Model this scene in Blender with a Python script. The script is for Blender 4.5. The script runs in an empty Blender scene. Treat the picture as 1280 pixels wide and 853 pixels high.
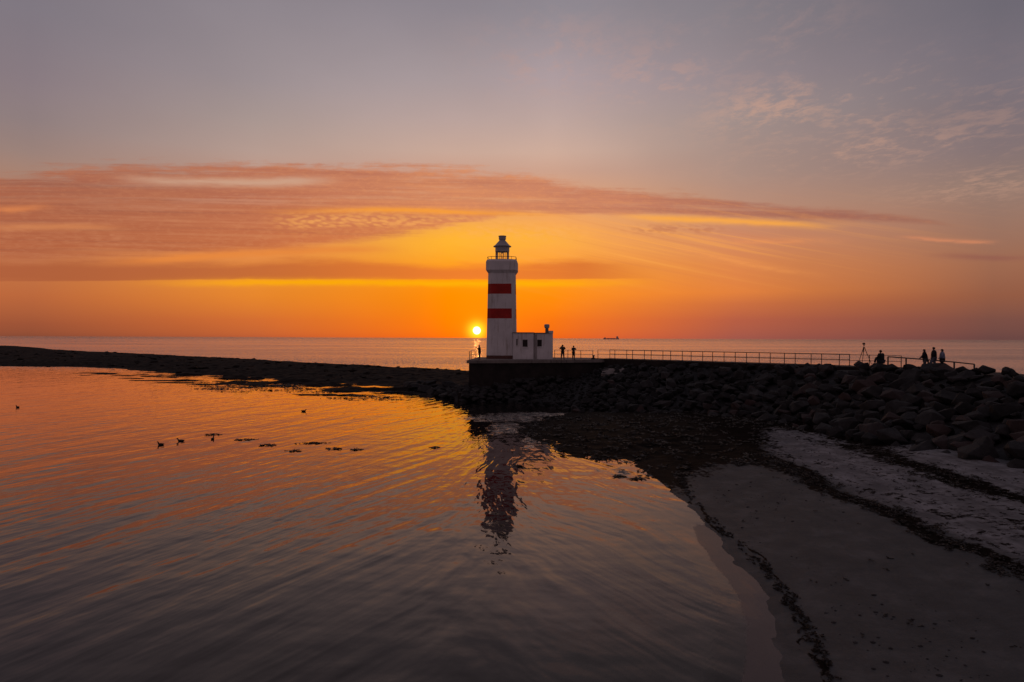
import bpy, bmesh, math, random
import numpy as np
from mathutils import Vector, Matrix

random.seed(11)
R = math.radians
scene = bpy.context.scene
COL = scene.collection
CAM_Z = 7.2

# ------------------------------------------------------------------ helpers
def lin(c):
    return tuple((v / 12.92 if v <= 0.04045 else ((v + 0.055) / 1.055) ** 2.4) for v in (x / 255.0 for x in c))

def tag(o, label=None, cat=None, group=None, kind=None):
    if label: o['label'] = label
    if cat: o['category'] = cat
    if group: o['group'] = group
    if kind: o['kind'] = kind
    return o

def thing(name, label, cat, loc=(0, 0, 0), rz=0.0, group=None):
    o = bpy.data.objects.new(name, None)
    COL.objects.link(o)
    o.empty_display_size = 0.2
    o.location = loc
    o.rotation_euler = (0, 0, rz)
    return tag(o, label, cat, group)

def link_mesh(name, me, parent=None, mat=None):
    o = bpy.data.objects.new(name, me)
    COL.objects.link(o)
    if parent: o.parent = parent
    if mat is not None and not me.materials:
        for m in (mat if isinstance(mat, (list, tuple)) else [mat]):
            me.materials.append(m)
    return o

def obj(name, bm, mat, parent=None, smooth=False):
    me = bpy.data.meshes.new(name)
    bmesh.ops.recalc_face_normals(bm, faces=bm.faces[:])
    bm.to_mesh(me)
    bm.free()
    if smooth:
        for p in me.polygons: p.use_smooth = True
    return link_mesh(name, me, parent, mat)

def add_box(bm, c, s, rz=0.0, mi=0, bevel=0.0):
    M = Matrix.Translation(c) @ Matrix.Rotation(rz, 4, 'Z') @ Matrix.Diagonal((s[0], s[1], s[2], 1))
    r = bmesh.ops.create_cube(bm, size=1.0, matrix=M)
    fs = set()
    for v in r['verts']:
        for f in v.link_faces: fs.add(f)
    for f in fs: f.material_index = mi
    if bevel:
        es = list({e for f in fs for e in f.edges})
        bmesh.ops.bevel(bm, geom=es, offset=bevel, segments=1, affect='EDGES', profile=0.5)

def add_tube(bm, a, b, r0, r1=None, seg=8, mi=0):
    a, b = Vector(a), Vector(b)
    r1 = r0 if r1 is None else r1
    d = b - a
    L = d.length
    q = d.to_track_quat('Z', 'Y').to_matrix().to_4x4()
    M = Matrix.Translation((a + b) / 2) @ q
    r = bmesh.ops.create_cone(bm, cap_ends=True, segments=seg, radius1=r0, radius2=r1, depth=L, matrix=M)
    for v in r['verts']:
        for f in v.link_faces: f.material_index = mi

def add_lathe(bm, prof, seg=24, c=(0, 0), mi=0):
    rings = []
    for r, z in prof:
        rings.append([bm.verts.new((c[0] + r * math.cos(2 * math.pi * k / seg), c[1] + r * math.sin(2 * math.pi * k / seg), z)) for k in range(seg)])
    for a, b in zip(rings[:-1], rings[1:]):
        for k in range(seg):
            f = bm.faces.new((a[k], a[(k + 1) % seg], b[(k + 1) % seg], b[k]))
            f.material_index = mi
    for ring in (rings[0], rings[-1]):
        f = bm.faces.new(ring); f.material_index = mi

def chamfer_ring(bm, h, c, z):
    """square of half width h with corners cut by c, 8 verts (front left of the front face first)"""
    pts = [(-h + c, -h), (h - c, -h), (h, -h + c), (h, h - c), (h - c, h), (-h + c, h), (-h, h - c), (-h, -h + c)]
    return [bm.verts.new((x, y, z)) for x, y in pts]

def loft(bm, rings, mats=None, cap=True):
    n = len(rings[0])
    for i, (a, b) in enumerate(zip(rings[:-1], rings[1:])):
        for k in range(n):
            f = bm.faces.new((a[k], a[(k + 1) % n], b[(k + 1) % n], b[k]))
            if mats: f.material_index = mats(i, k)
    if cap:
        f = bm.faces.new(rings[0][::-1])
        f = bm.faces.new(rings[-1])

# ---- numpy noise
_rng = np.random.RandomState(5)
_perm = _rng.rand(512, 512).astype(np.float32)
def vnoise(x, y, s=0):
    x = x + s * 17.3; y = y + s * 41.7
    xi = np.floor(x).astype(int); yi = np.floor(y).astype(int)
    fx = x - xi; fy = y - yi
    fx = fx * fx * (3 - 2 * fx); fy = fy * fy * (3 - 2 * fy)
    a = _perm[xi & 511, yi & 511]; b = _perm[(xi + 1) & 511, yi & 511]
    c = _perm[xi & 511, (yi + 1) & 511]; d = _perm[(xi + 1) & 511, (yi + 1) & 511]
    return (a * (1 - fx) + b * fx) * (1 - fy) + (c * (1 - fx) + d * fx) * fy
def fbm(x, y, o=4, s=0):
    t = 0; a = 0.5; n = 0
    for i in range(o):
        t = t + a * vnoise(x, y, s + i * 3); n += a
        a *= 0.5; x = x * 2.03; y = y * 2.03
    return t / n
def smooth(a, b, x):
    t = np.clip((x - a) / (b - a), 0, 1)
    return t * t * (3 - 2 * t)
def poly_dist(X, Y, pts, closed=False):
    P = list(pts) + ([pts[0]] if closed else [])
    best = np.full(X.shape, 1e9)
    for (x0, y0), (x1, y1) in zip(P[:-1], P[1:]):
        dx, dy = x1 - x0, y1 - y0
        t = np.clip(((X - x0) * dx + (Y - y0) * dy) / (dx * dx + dy * dy), 0, 1)
        best = np.minimum(best, np.hypot(X - x0 - t * dx, Y - y0 - t * dy))
    return best
def inside(X, Y, pts):
    r = np.zeros(X.shape, bool)
    n = len(pts)
    for i in range(n):
        x0, y0 = pts[i]; x1, y1 = pts[(i + 1) % n]
        if y0 == y1: continue
        c = ((y0 > Y) != (y1 > Y)) & (X < (x1 - x0) * (Y - y0) / (y1 - y0) + x0)
        r ^= c
    return r
def grid_mesh(name, xs, ys, Z, mat, attrs=None, smooth_sh=True, bm_extra=None):
    nx, ny = len(xs), len(ys)
    X, Y = np.meshgrid(xs, ys)
    v = np.stack([X, Y, Z], -1).reshape(-1, 3).astype(np.float32)
    idx = np.arange(nx * ny).reshape(ny, nx)
    q = np.stack([idx[:-1, :-1], idx[:-1, 1:], idx[1:, 1:], idx[1:, :-1]], -1).reshape(-1, 4)
    me = bpy.data.meshes.new(name)
    me.vertices.add(len(v)); me.vertices.foreach_set('co', v.ravel())
    me.loops.add(q.size); me.loops.foreach_set('vertex_index', q.ravel().astype(np.int32))
    me.polygons.add(len(q))
    me.polygons.foreach_set('loop_start', np.arange(0, q.size, 4, dtype=np.int32))
    me.update(calc_edges=True)
    me.polygons.foreach_set('use_smooth', np.full(len(q), smooth_sh))
    for k, a in (attrs or {}).items():
        at = me.attributes.new(k, 'FLOAT', 'POINT')
        at.data.foreach_set('value', a.reshape(-1).astype(np.float32))
    return link_mesh(name, me, None, mat)

# ------------------------------------------------------------------ node DSL
class NT:
    def __init__(s, tree): s.t = tree; s.n = tree.nodes; s.l = tree.links
    def new(s, typ, **kw):
        n = s.n.new(typ)
        for k, v in kw.items(): setattr(n, k, v)
        return n
    def put(s, sock, v):
        if isinstance(v, V): s.l.new(v.s, sock)
        elif hasattr(v, 'is_output'): s.l.new(v, sock)
        else: sock.default_value = v
    def math(s, op, a, b=None, c=None, clamp=False):
        n = s.new('ShaderNodeMath', operation=op, use_clamp=clamp)
        for i, x in enumerate((a, b, c)):
            if x is not None: s.put(n.inputs[i], x)
        return V(s, n.outputs[0])
    def mix(s, f, a, b, blend='MIX'):
        n = s.new('ShaderNodeMix', data_type='RGBA', blend_type=blend)
        n.clamp_factor = True
        s.put(n.inputs[0], f)
        for i, x in ((6, a), (7, b)):
            s.put(n.inputs[i], x if isinstance(x, V) or hasattr(x, 'is_output') else tuple(x)[:3] + (1,))
        return V(s, n.outputs[2])
    def ramp(s, f, stops, interp='LINEAR'):
        n = s.new('ShaderNodeValToRGB')
        cr = n.color_ramp; cr.interpolation = interp
        while len(cr.elements) > 1: cr.elements.remove(cr.elements[-1])
        stops = sorted(stops, key=lambda q: q[0])
        for i, (p, c) in enumerate(stops):
            e = cr.elements[0] if i == 0 else cr.elements.new(p)
            e.position = p
            e.color = (c[0], c[1], c[2], 1) if not isinstance(c, (int, float)) else (c, c, c, 1)
        s.put(n.inputs[0], f)
        return V(s, n.outputs[0])
    def smap(s, x, a, b, lo=0.0, hi=1.0):
        n = s.new('ShaderNodeMapRange', interpolation_type='SMOOTHSTEP')
        for i, v in enumerate((x, a, b, lo, hi)): s.put(n.inputs[i], v)
        return V(s, n.outputs[0])
    def xyz(s, x, y, z):
        n = s.new('ShaderNodeCombineXYZ')
        for i, v in enumerate((x, y, z)): s.put(n.inputs[i], v)
        return V(s, n.outputs[0])
    def sep(s, v):
        n = s.new('ShaderNodeSeparateXYZ'); s.put(n.inputs[0], v)
        return [V(s, o) for o in n.outputs]
    def noise(s, vec, scale=1.0, detail=4.0, rough=0.55, dist=0.0, color=False):
        n = s.new('ShaderNodeTexNoise')
        s.put(n.inputs['Vector'], vec)
        n.inputs['Scale'].default_value = scale; n.inputs['Detail'].default_value = detail
        n.inputs['Roughness'].default_value = rough; n.inputs['Distortion'].default_value = dist
        return V(s, n.outputs['Color' if color else 'Fac'])
    def curve(s, x, pts):
        n = s.new('ShaderNodeFloatCurve')
        c = n.mapping.curves[0]
        while len(c.points) < len(pts): c.points.new(0.5, 0.5)
        for p, (a, b) in zip(c.points, pts):
            p.location = (a, b); p.handle_type = 'AUTO'
        n.mapping.update()
        s.put(n.inputs['Value'], x)
        return V(s, n.outputs[0])
    def bump(s, h, strength=1.0, dist=1.0, normal=None):
        n = s.new('ShaderNodeBump')
        n.inputs['Strength'].default_value = strength; n.inputs['Distance'].default_value = dist
        s.put(n.inputs['Height'], h)
        if normal is not None: s.put(n.inputs['Normal'], normal)
        return V(s, n.outputs[0])
class V:
    def __init__(s, nt, sock): s.nt = nt; s.s = sock
    def __add__(s, o): return s.nt.math('ADD', s, o)
    __radd__ = __add__
    def __sub__(s, o): return s.nt.math('SUBTRACT', s, o)
    def __rsub__(s, o): return s.nt.math('SUBTRACT', o, s)
    def __mul__(s, o): return s.nt.math('MULTIPLY', s, o)
    __rmul__ = __mul__
    def __truediv__(s, o): return s.nt.math('DIVIDE', s, o)

def material(name, base, rough=0.8, var=0.25, scale=1.5, spec=0.3, bump=0.0, bscale=8.0, metal=0.0, stain=None):
    m = bpy.data.materials.new(name); m.use_nodes = True
    nt = NT(m.node_tree); b = m.node_tree.nodes['Principled BSDF']
    tc = nt.new('ShaderNodeTexCoord').outputs['Object']
    n = nt.noise(tc, scale, 5, 0.6)
    lo = tuple(c * (1 - var) for c in base); hi = tuple(min(1, c * (1 + var)) for c in base)
    c = nt.ramp(n, [(0.3, lo), (0.7, hi)])
    if stain:
        mp = nt.new('ShaderNodeMapping'); mp.inputs['Scale'].default_value = (2.2, 2.2, 0.25)
        nt.put(mp.inputs[0], tc)
        k = nt.noise(V(nt, mp.outputs[0]), 1.3, 5, 0.65)
        c = nt.mix(nt.smap(k, 0.5, 0.72) * 0.75, c, stain)
    nt.put(b.inputs['Base Color'], c)
    b.inputs['Roughness'].default_value = rough; b.inputs['Metallic'].default_value = metal
    b.inputs['Specular IOR Level'].default_value = spec
    if bump:
        nt.put(b.inputs['Normal'], nt.bump(nt.noise(tc, bscale, 6, 0.65), 0.6, bump))
    return m

M = {}
M['white'] = material('white_painted_concrete', (0.72, 0.72, 0.72), 0.75, 0.10, 0.9, bump=0.02, stain=(0.42, 0.38, 0.34))
M['red'] = material('red_painted_concrete', (0.42, 0.018, 0.014), 0.6, 0.2, 1.2, bump=0.02)
M['plinth'] = material('dark_plinth_paint', (0.13, 0.06, 0.05), 0.8, 0.2)
M['lantern'] = material('lantern_metal_paint', (0.45, 0.45, 0.46), 0.5, 0.1)
M['roofmetal'] = material('grey_roof_metal', (0.40, 0.40, 0.42), 0.45, 0.15)
M['rail'] = material('galvanised_rail', (0.10, 0.095, 0.09), 0.6, 0.2, metal=0.3)
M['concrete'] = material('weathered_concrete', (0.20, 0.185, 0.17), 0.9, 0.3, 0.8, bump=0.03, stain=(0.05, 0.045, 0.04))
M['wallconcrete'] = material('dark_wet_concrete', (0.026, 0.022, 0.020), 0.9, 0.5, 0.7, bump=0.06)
M['dark'] = material('dark_opening', (0.02, 0.014, 0.012), 0.4, 0.2)
M['frame'] = material('window_frame_paint', (0.30, 0.27, 0.25), 0.6, 0.1)
M['skin'] = material('skin', (0.42, 0.27, 0.20), 0.6, 0.05)
M['black_cloth'] = material('black_cloth', (0.018, 0.018, 0.02), 0.9, 0.2)
M['navy_cloth'] = material('navy_cloth', (0.025, 0.03, 0.045), 0.9, 0.2)
M['grey_cloth'] = material('grey_cloth', (0.08, 0.08, 0.085), 0.9, 0.2)
M['blue_cloth'] = material('pale_blue_cloth', (0.20, 0.24, 0.33), 0.9, 0.15)
M['jeans'] = material('denim', (0.05, 0.06, 0.085), 0.9, 0.2)
M['palejeans'] = material('pale_denim', (0.14, 0.16, 0.20), 0.9, 0.2)
M['hair'] = material('dark_hair', (0.018, 0.012, 0.01), 0.7, 0.2)
M['plastic'] = material('black_plastic', (0.015, 0.015, 0.016), 0.45, 0.1)
M['shiphaze_hull'] = material('ship_hull_hazed', (0.55, 0.38, 0.32), 0.7, 0.1)  # pale warm tone: distant haze painted into the hull colour
M['shiphaze_house'] = material('ship_house_hazed', (0.7, 0.5, 0.42), 0.7, 0.1)  # deckhouse likewise, lightened in its colour to stand in for haze
M['duck'] = material('dark_brown_feathers', (0.03, 0.022, 0.017), 0.8, 0.4, 20)
M['weed'] = material('brown_seaweed', (0.018, 0.013, 0.008), 0.55, 0.5, 3, spec=0.35)

def glass_mat():
    m = bpy.data.materials.new('lantern_glass'); m.use_nodes = True
    nt = NT(m.node_tree); nt.n.remove(nt.n['Principled BSDF'])
    out = nt.n['Material Output']
    tr = nt.new('ShaderNodeBsdfTransparent'); tr.inputs[0].default_value = (0.93, 0.9, 0.87, 1)
    gl = nt.new('ShaderNodeBsdfGlossy'); gl.inputs['Roughness'].default_value = 0.03
    fr = nt.new('ShaderNodeFresnel'); fr.inputs[0].default_value = 1.45
    mx = nt.new('ShaderNodeMixShader')
    nt.l.new(fr.outputs[0], mx.inputs[0]); nt.l.new(tr.outputs[0], mx.inputs[1]); nt.l.new(gl.outputs[0], mx.inputs[2])
    nt.l.new(mx.outputs[0], out.inputs[0])
    return m
M['glass'] = glass_mat()

def rock_material():
    m = bpy.data.materials.new('basalt_armour_stone'); m.use_nodes = True
    nt = NT(m.node_tree); b = nt.n['Principled BSDF']
    tc = nt.new('ShaderNodeTexCoord').outputs['Object']
    oi = nt.new('ShaderNodeObjectInfo').outputs['Random']
    ov = V(nt, oi)
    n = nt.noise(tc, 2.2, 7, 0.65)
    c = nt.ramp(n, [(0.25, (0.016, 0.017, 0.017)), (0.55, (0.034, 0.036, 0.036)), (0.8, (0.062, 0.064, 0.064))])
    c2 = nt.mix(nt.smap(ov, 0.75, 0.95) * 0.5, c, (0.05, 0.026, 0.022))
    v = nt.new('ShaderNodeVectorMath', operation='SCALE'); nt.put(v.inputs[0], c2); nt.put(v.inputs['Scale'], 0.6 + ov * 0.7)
    nt.put(b.inputs['Base Color'], V(nt, v.outputs[0]))
    b.inputs['Roughness'].default_value = 0.85; b.inputs['Specular IOR Level'].default_value = 0.2
    nt.put(b.inputs['Normal'], nt.bump(nt.noise(tc, 5, 8, 0.7), 0.8, 0.06))
    return m
M['rock'] = rock_material()

# ------------------------------------------------------------------ camera
cam = bpy.data.cameras.new('camera'); cam_o = bpy.data.objects.new('camera', cam); COL.objects.link(cam_o)
cam.sensor_fit = 'HORIZONTAL'; cam.sensor_width = 36.0; cam.lens = 36.0 * 853 / 1280
cam.clip_end = 200000; cam.clip_start = 0.1
cam_o.location = (0, 0, CAM_Z)
# horizon sits 3.7 px above the picture centre and runs down 5 px from left to right
pitch = -math.atan(3.7 / 853); roll = math.atan(5.0 / 1280)
cam_o.rotation_euler = (Matrix.Rotation(R(90) + pitch, 4, 'X') @ Matrix.Rotation(roll, 4, 'Z')).to_euler()
scene.camera = cam_o
scene.view_settings.view_transform = 'Standard'; scene.view_settings.look = 'None'
scene.view_settings.exposure = 0; scene.view_settings.gamma = 1
scene.view_settings.use_curve_mapping = False

# ------------------------------------------------------------------ sky
SUN_AZ, SUN_EL = math.atan2(596 - 640, 853), math.atan(9.3 / 853)
def azel(px, py):
    dx = px - 640; dy = (420.3 + px / 1280 * 5) - py
    return math.degrees(math.atan2(dx, 853)), math.degrees(math.atan2(dy, math.hypot(853, dx)))

def build_world():
    w = bpy.data.worlds.new('World'); scene.world = w; w.use_nodes = True
    nt = NT(w.node_tree); nt.n.clear()
    d = nt.sep(nt.new('ShaderNodeTexCoord').outputs['Generated'])
    az = nt.math('ARCTAN2', d[0], d[1]) * (180 / math.pi)
    el = nt.math('ARCSINE', nt.math('MAXIMUM', nt.math('MINIMUM', d[2], 1.0), -1.0)) * (180 / math.pi)
    elc = nt.math('MAXIMUM', el, 0.0)
    en = nt.math('DIVIDE', elc, 90.0)
    # ramps use a stretched coordinate so that low elevations get most of the stops
    es = nt.math('POWER', en, 0.5)
    pos = lambda e: min(1.0, math.sqrt(max(e, 0) / 90.0))
    cols = {
     40: [(422,(132,72,52)),(405,(158,84,55)),(370,(186,103,60)),(350,(190,110,65)),(300,(186,114,80)),(255,(182,120,92)),(215,(166,130,114)),(190,(154,129,121)),(150,(142,125,125)),(100,(136,122,128)),(10,(128,120,129))],
     320: [(422,(184,88,52)),(400,(212,110,50)),(370,(232,135,45)),(350,(236,142,48)),(310,(226,140,78)),(260,(210,141,108)),(225,(193,150,130)),(190,(183,156,145)),(150,(171,152,147)),(100,(158,145,148)),(10,(144,135,142))],
     560: [(422,(250,104,10)),(400,(255,126,0)),(370,(255,140,0)),(350,(255,148,10)),(300,(254,176,48)),(280,(243,170,74)),(250,(224,161,114)),(215,(206,160,138)),(190,(202,169,153)),(150,(187,163,157)),(100,(169,154,156)),(10,(141,133,141))],
     690: [(422,(236,98,22)),(400,(248,118,18)),(370,(255,140,12)),(350,(255,152,25)),(310,(255,168,70)),(280,(249,168,88)),(250,(228,163,118)),(215,(206,162,140)),(190,(205,171,154)),(150,(190,165,158)),(100,(174,156,159)),(10,(143,136,144))],
     920: [(422,(164,88,74)),(400,(184,95,68)),(380,(206,112,64)),(365,(228,130,62)),(330,(224,136,78)),(295,(210,138,100)),(260,(190,142,118)),(220,(174,143,130)),(150,(160,142,138)),(100,(149,135,139)),(10,(133,126,133))],
     1240: [(422,(106,70,66)),(400,(122,78,68)),(370,(145,90,67)),(330,(157,105,80)),(280,(154,116,99)),(230,(146,121,111)),(185,(132,115,116)),(100,(122,113,121)),(10,(110,105,115))],
    }
    zen = lin((88, 86, 98)); z2 = lin((66, 68, 82))
    base = None; keys = sorted(cols)
    for i, k in enumerate(keys):
        st = []
        for y, c in cols[k]:
            st.append((pos(azel(k, y)[1]), lin(c)))
        st += [(pos(50), zen), (1.0, z2)]
        r = nt.ramp(es, st)
        if base is None: base = r
        else:
            a0 = azel(keys[i - 1], 400)[0]; a1 = azel(k, 400)[0]
            f = nt.math('DIVIDE', az - a0, a1 - a0, clamp=True)
            base = nt.mix(f, base, r)
    # ---------------- cloud noise fields (azimuth / elevation, stretched along the horizon)
    # height in a flat cloud sheet, so that streaks lie level
    elp = nt.math('ARCTAN2', d[2], nt.math('MAXIMUM', d[1], 0.05)) * (180 / math.pi)
    v1 = nt.xyz(az * 0.10, elp * 0.75, 3.1)
    n1 = nt.noise(v1, 1.0, 7, 0.62, 0.1)
    v2 = nt.xyz(az * 0.05, elp * 1.5 + az * 0.02, 7.7)
    n2 = nt.noise(v2, 1.0, 6, 0.6, 0.05)
    v4 = nt.xyz(az * 1.9, elp * 5.0, 4.4)
    n4 = nt.noise(v4, 1.0, 5, 0.65, 0.3)
    v5 = nt.xyz(az * 0.07, elp * 2.9 + az * 0.05, 2.2)
    n5 = nt.noise(v5, 1.0, 5, 0.6, 0.0)
    v3 = nt.xyz(az * 0.6, elp * 2.2, 1.3)
    n3 = nt.noise(v3, 1.0, 5, 0.6, 0.4)
    AZ0, AZW, EH = -45.0, 90.0, 30.0
    un = (az - AZ0) / AZW
    def edge(pts):
        q = []
        for px, py in pts:
            a, e = azel(px, py); q.append(((a - AZ0) / AZW, e / EH))
        q.sort()
        q = [(0.0, q[0][1])] + q + [(1.0, q[-1][1])]
        return nt.curve(un, q) * EH
    sunw = nt.math('EXPONENT', nt.math('POWER', (az - math.degrees(SUN_AZ)) / 17.0, 2.0) * -1.0)   # nearness to the sun in azimuth
    away = nt.math('ABSOLUTE', az)
    front = nt.smap(away, 75.0, 48.0)
    # big band: thick on the left, drawn out to a point on the right
    top = edge([(-60, 222), (60, 212), (150, 205), (260, 203), (430, 204), (540, 209), (640, 214), (760, 233), (900, 249), (1050, 261), (1155, 273), (1220, 284)])
    bot = edge([(-60, 333), (60, 331), (170, 328), (260, 323), (350, 317), (430, 309), (520, 295), (580, 282), (640, 271), (740, 269), (880, 273), (1000, 278), (1150, 281), (1220, 285)])
    thick = nt.smap(top - bot, 0.0, 0.35)
    nk = nt.smap(top - bot, 0.2, 3.0, 0.22, 1.0)
    m1 = nt.smap(top - el + ((n1 - 0.5) * 2.6 + (n3 - 0.5) * 0.9 + (n4 - 0.5) * 0.55 + (n5 - 0.5) * 1.2) * nk, -0.15, nk * 0.5 + 0.2)
    m1 = m1 * nt.smap(el - bot + ((n1 - 0.5) * 1.4 + (n3 - 0.5) * 0.5 + (n5 - 0.5) * 0.8) * nk, -0.12, nt.smap(az, -2.0, -16.0, 0.4, 0.9))
    m1 = m1 * thick
    m1 = m1 * nt.smap(n2 + (n3 - 0.5) * 0.25, 0.30, 0.50, 0.45, 1.0)
    c1 = nt.ramp(nt.math('DIVIDE', az + 45.0, 90.0, clamp=True), [(0.12, lin((166, 100, 78))), (0.30, lin((186, 110, 82))), (0.46, lin((206, 132, 98))), (0.60, lin((196, 124, 98))), (0.72, lin((168, 108, 92))), (0.85, lin((152, 98, 84)))])
    c1 = nt.mix(nt.smap(n1 + (n3 - 0.5) * 0.4, 0.35, 0.75) * 0.35, c1, nt.mix(sunw, lin((190, 120, 88)), lin((232, 150, 96))))
    low = nt.smap(el, 13.0, 5.0)
    c1 = nt.mix(low * 0.75 * nt.smap(az, 8.0, -6.0), c1, nt.mix(sunw, lin((176, 94, 56)), lin((230, 118, 50))))
    c1 = nt.mix(nt.smap(n5, 0.48, 0.72) * 0.34, c1, nt.mix(sunw, lin((128, 82, 72)), lin((176, 98, 76))))
    c1 = nt.mix(nt.smap(n5, 0.48, 0.28) * 0.30, c1, nt.mix(sunw, lin((196, 132, 98)), lin((240, 158, 96))))
    c1 = nt.mix(nt.smap(n4, 0.46, 0.68) * 0.24, c1, nt.mix(sunw, lin((196, 128, 92)), lin((240, 156, 98))))
    sky = nt.mix(m1 * 0.92 * front, base, c1)
    # fine slanting wisps in the clear air right of the tower
    ws = nt.noise(nt.xyz(az * 0.16 + el * 0.5, el * 2.4 + az * 0.55, 6.0), 1.0, 6, 0.6, 0.2)
    wr_ = nt.math('EXPONENT', (nt.math('POWER', (az - 12.0) / 12.0, 2.0) + nt.math('POWER', (el - 7.5) / 2.6, 2.0)) * -1.0)
    sky = nt.mix(nt.smap(ws, 0.50, 0.68) * wr_ * 0.55, sky, lin((252, 168, 78)))
    sky = nt.mix(nt.smap(ws, 0.48, 0.32) * wr_ * 0.30, sky, lin((206, 118, 74)))
    # lower band with a ruled lower edge just above the sun
    t2 = edge([(-60, 318), (120, 322), (300, 321), (430, 320), (560, 329), (640, 327), (760, 322), (850, 335), (1000, 348), (1240, 352)])
    b2 = edge([(-60, 351), (300, 350), (560, 350), (640, 350), (800, 349), (860, 349), (1000, 352), (1240, 354)])
    m2 = nt.smap(t2 - el + (n1 - 0.5) * 1.3 + (n3 - 0.5) * 0.3, -0.1, 0.8) * nt.smap(el - b2 + (n3 - 0.5) * 0.10, -0.03, 0.10)
    m2 = m2 * nt.smap(n2, 0.25, 0.5, 0.75, 1.0)
    left = nt.smap(az, 13.0, 5.0)
    c2 = nt.mix(sunw, lin((170, 92, 58)), lin((228, 118, 48)))
    sky = nt.mix(m2 * left * 0.85 * front, sky, c2)
    # bright rims: light slipping under the bands
    def streak(pts, half, col, fac, a0, a1, n=n2, lo=0.36, hi=0.55, soft=7.0):
        nonlocal sky
        e = edge(pts)
        dd = (el - e + (n3 - 0.5) * half * 1.2) / half
        g = nt.math('EXPONENT', nt.math('POWER', dd, 2.0) * -1.0)
        g = g * nt.smap(az, a0, a0 + soft) * nt.smap(az, a1, a1 - soft) * nt.smap(n, lo, hi, 0.25, 1.0)
        sky = nt.mix(g * fac, sky, lin(col))
    A = lambda px: azel(px, 400)[0]
    streak([(100, 353), (400, 353), (640, 355), (800, 354), (1000, 356)], 0.28, (255, 172, 8), 0.95, A(130), A(850), n=n1, lo=0.25, hi=0.45, soft=14)
    streak([(330, 264), (480, 263), (600, 266), (700, 269), (760, 271)], 0.24, (252, 160, 44), 0.75, A(290), A(770), soft=13.0)
    streak([(700, 266), (800, 272), (900, 276), (1000, 281), (1060, 284)], 0.26, (255, 172, 66), 0.8, A(740), A(1080), n=n1, lo=0.25, hi=0.5)
    streak([(380, 318), (470, 311), (560, 303), (640, 298), (760, 300)], 0.95, (255, 182, 52), 0.6, A(440), A(790), n=n1, lo=0.25, hi=0.5, soft=10)
    streak([(800, 302), (880, 318), (980, 338), (1060, 345)], 0.22, (246, 158, 84), 0.55, A(790), A(1050), n=n3, lo=0.3, hi=0.6)
    streak([(860, 300), (960, 302), (1060, 300)], 0.25, (238, 150, 90), 0.6, A(850), A(1080), n=n3, lo=0.3, hi=0.6)
    streak([(1120, 297), (1200, 302), (1260, 303)], 0.14, (222, 140, 98), 0.6, A(1110), A(1260), n=n3, lo=0.3, hi=0.6, soft=2)
    streak([(1160, 320), (1280, 323)], 0.2, (140, 84, 76), 0.5, A(1140), A(1330), n=n1, lo=0.25, hi=0.5, soft=4)
    streak([(-40, 285), (60, 284), (130, 285)], 0.22, (216, 138, 86), 0.55, A(-60), A(180), n=n1, lo=0.25, hi=0.45, soft=4)
    streak([(-40, 262), (20, 262), (60, 258)], 0.22, (228, 138, 80), 0.6, A(-60), A(80), n=n3, lo=0.3, hi=0.5, soft=3)
    streak([(130, 222), (250, 228), (340, 228), (430, 226)], 0.33, (206, 164, 138), 0.85, A(120), A(440), n=n1, lo=0.25, hi=0.5, soft=5)
    streak([(120, 327), (300, 318), (460, 312)], 0.3, (232, 136, 60), 0.75, A(110), A(520), n=n1, lo=0.25, hi=0.5, soft=6)
    # mackerel ripples under the big band
    vr = nt.new('ShaderNodeTexVoronoi', feature='SMOOTH_F1'); vr.inputs['Scale'].default_value = 1.0
    nt.put(vr.inputs['Vector'], nt.xyz(az * 1.9 + n1 * 2.0, elp * 5.2 + az * 0.35 + n3 * 1.6, 0.0))
    cell = nt.smap(V(nt, vr.outputs['Distance']), 0.62, 0.25)
    def ripple(pts, half, col, fac, a0, a1, soft=4.0):
        nonlocal sky
        e = edge(pts)
        g = nt.math('EXPONENT', nt.math('POWER', (el - e) / half, 2.0) * -1.0) * nt.smap(az, a0, a0 + soft) * nt.smap(az, a1, a1 - soft)
        sky = nt.mix(g * cell * nt.smap(n1, 0.3, 0.6) * fac * 0.75, sky, lin(col))
    ripple([(330, 278), (460, 278), (600, 284), (740, 290)], 0.75, (252, 176, 92), 0.75, A(320), A(760))
    ripple([(760, 288), (840, 287), (920, 287)], 0.35, (188, 112, 80), 0.75, A(750), A(930))
    ripple([(0, 292), (80, 300), (180, 300)], 0.5, (206, 136, 96), 0.6, A(-60), A(200))
    # thin pink tufts high on the right
    cz = nt.math('MAXIMUM', d[2], 0.05)
    cp = nt.xyz(d[0] / cz * 1.8 + 1.7, d[1] / cz * 1.3, 0.4)
    t1 = nt.noise(cp, 1.7, 7, 0.65, 0.6)
    t3 = nt.noise(cp, 7.5, 6, 0.68, 0.3)
    tuft = nt.smap(t1 * 0.5 + t3 * 0.5, 0.46, 0.62)
    reg = None
    for px, py, ra, re, wgt in [(690, 68, 5.5, 2.4, 1.1), (820, 90, 6, 3, 0.8), (965, 135, 5.0, 2.2, 1.1), (1070, 130, 6, 3, 0.7), (1090, 185, 9, 1.6, 0.75), (970, 40, 5, 3.0, 0.55), (800, 118, 2.5, 0.8, 0.9), (1230, 230, 5, 1.2, 0.7), (1230, 150, 5, 3, 0.4)]:
        a, e = azel(px, py)
        g = nt.math('EXPONENT', (nt.math('POWER', (az - a) / ra, 2.0) + nt.math('POWER', (el - e) / re, 2.0)) * -1.0) * wgt
        reg = g if reg is None else nt.math('MAXIMUM', reg, g)
    sky = nt.mix(tuft * reg * 0.44, sky, nt.mix(nt.smap(el, 16.0, 24.0), lin((218, 166, 138)), lin((184, 148, 140))))
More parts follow.
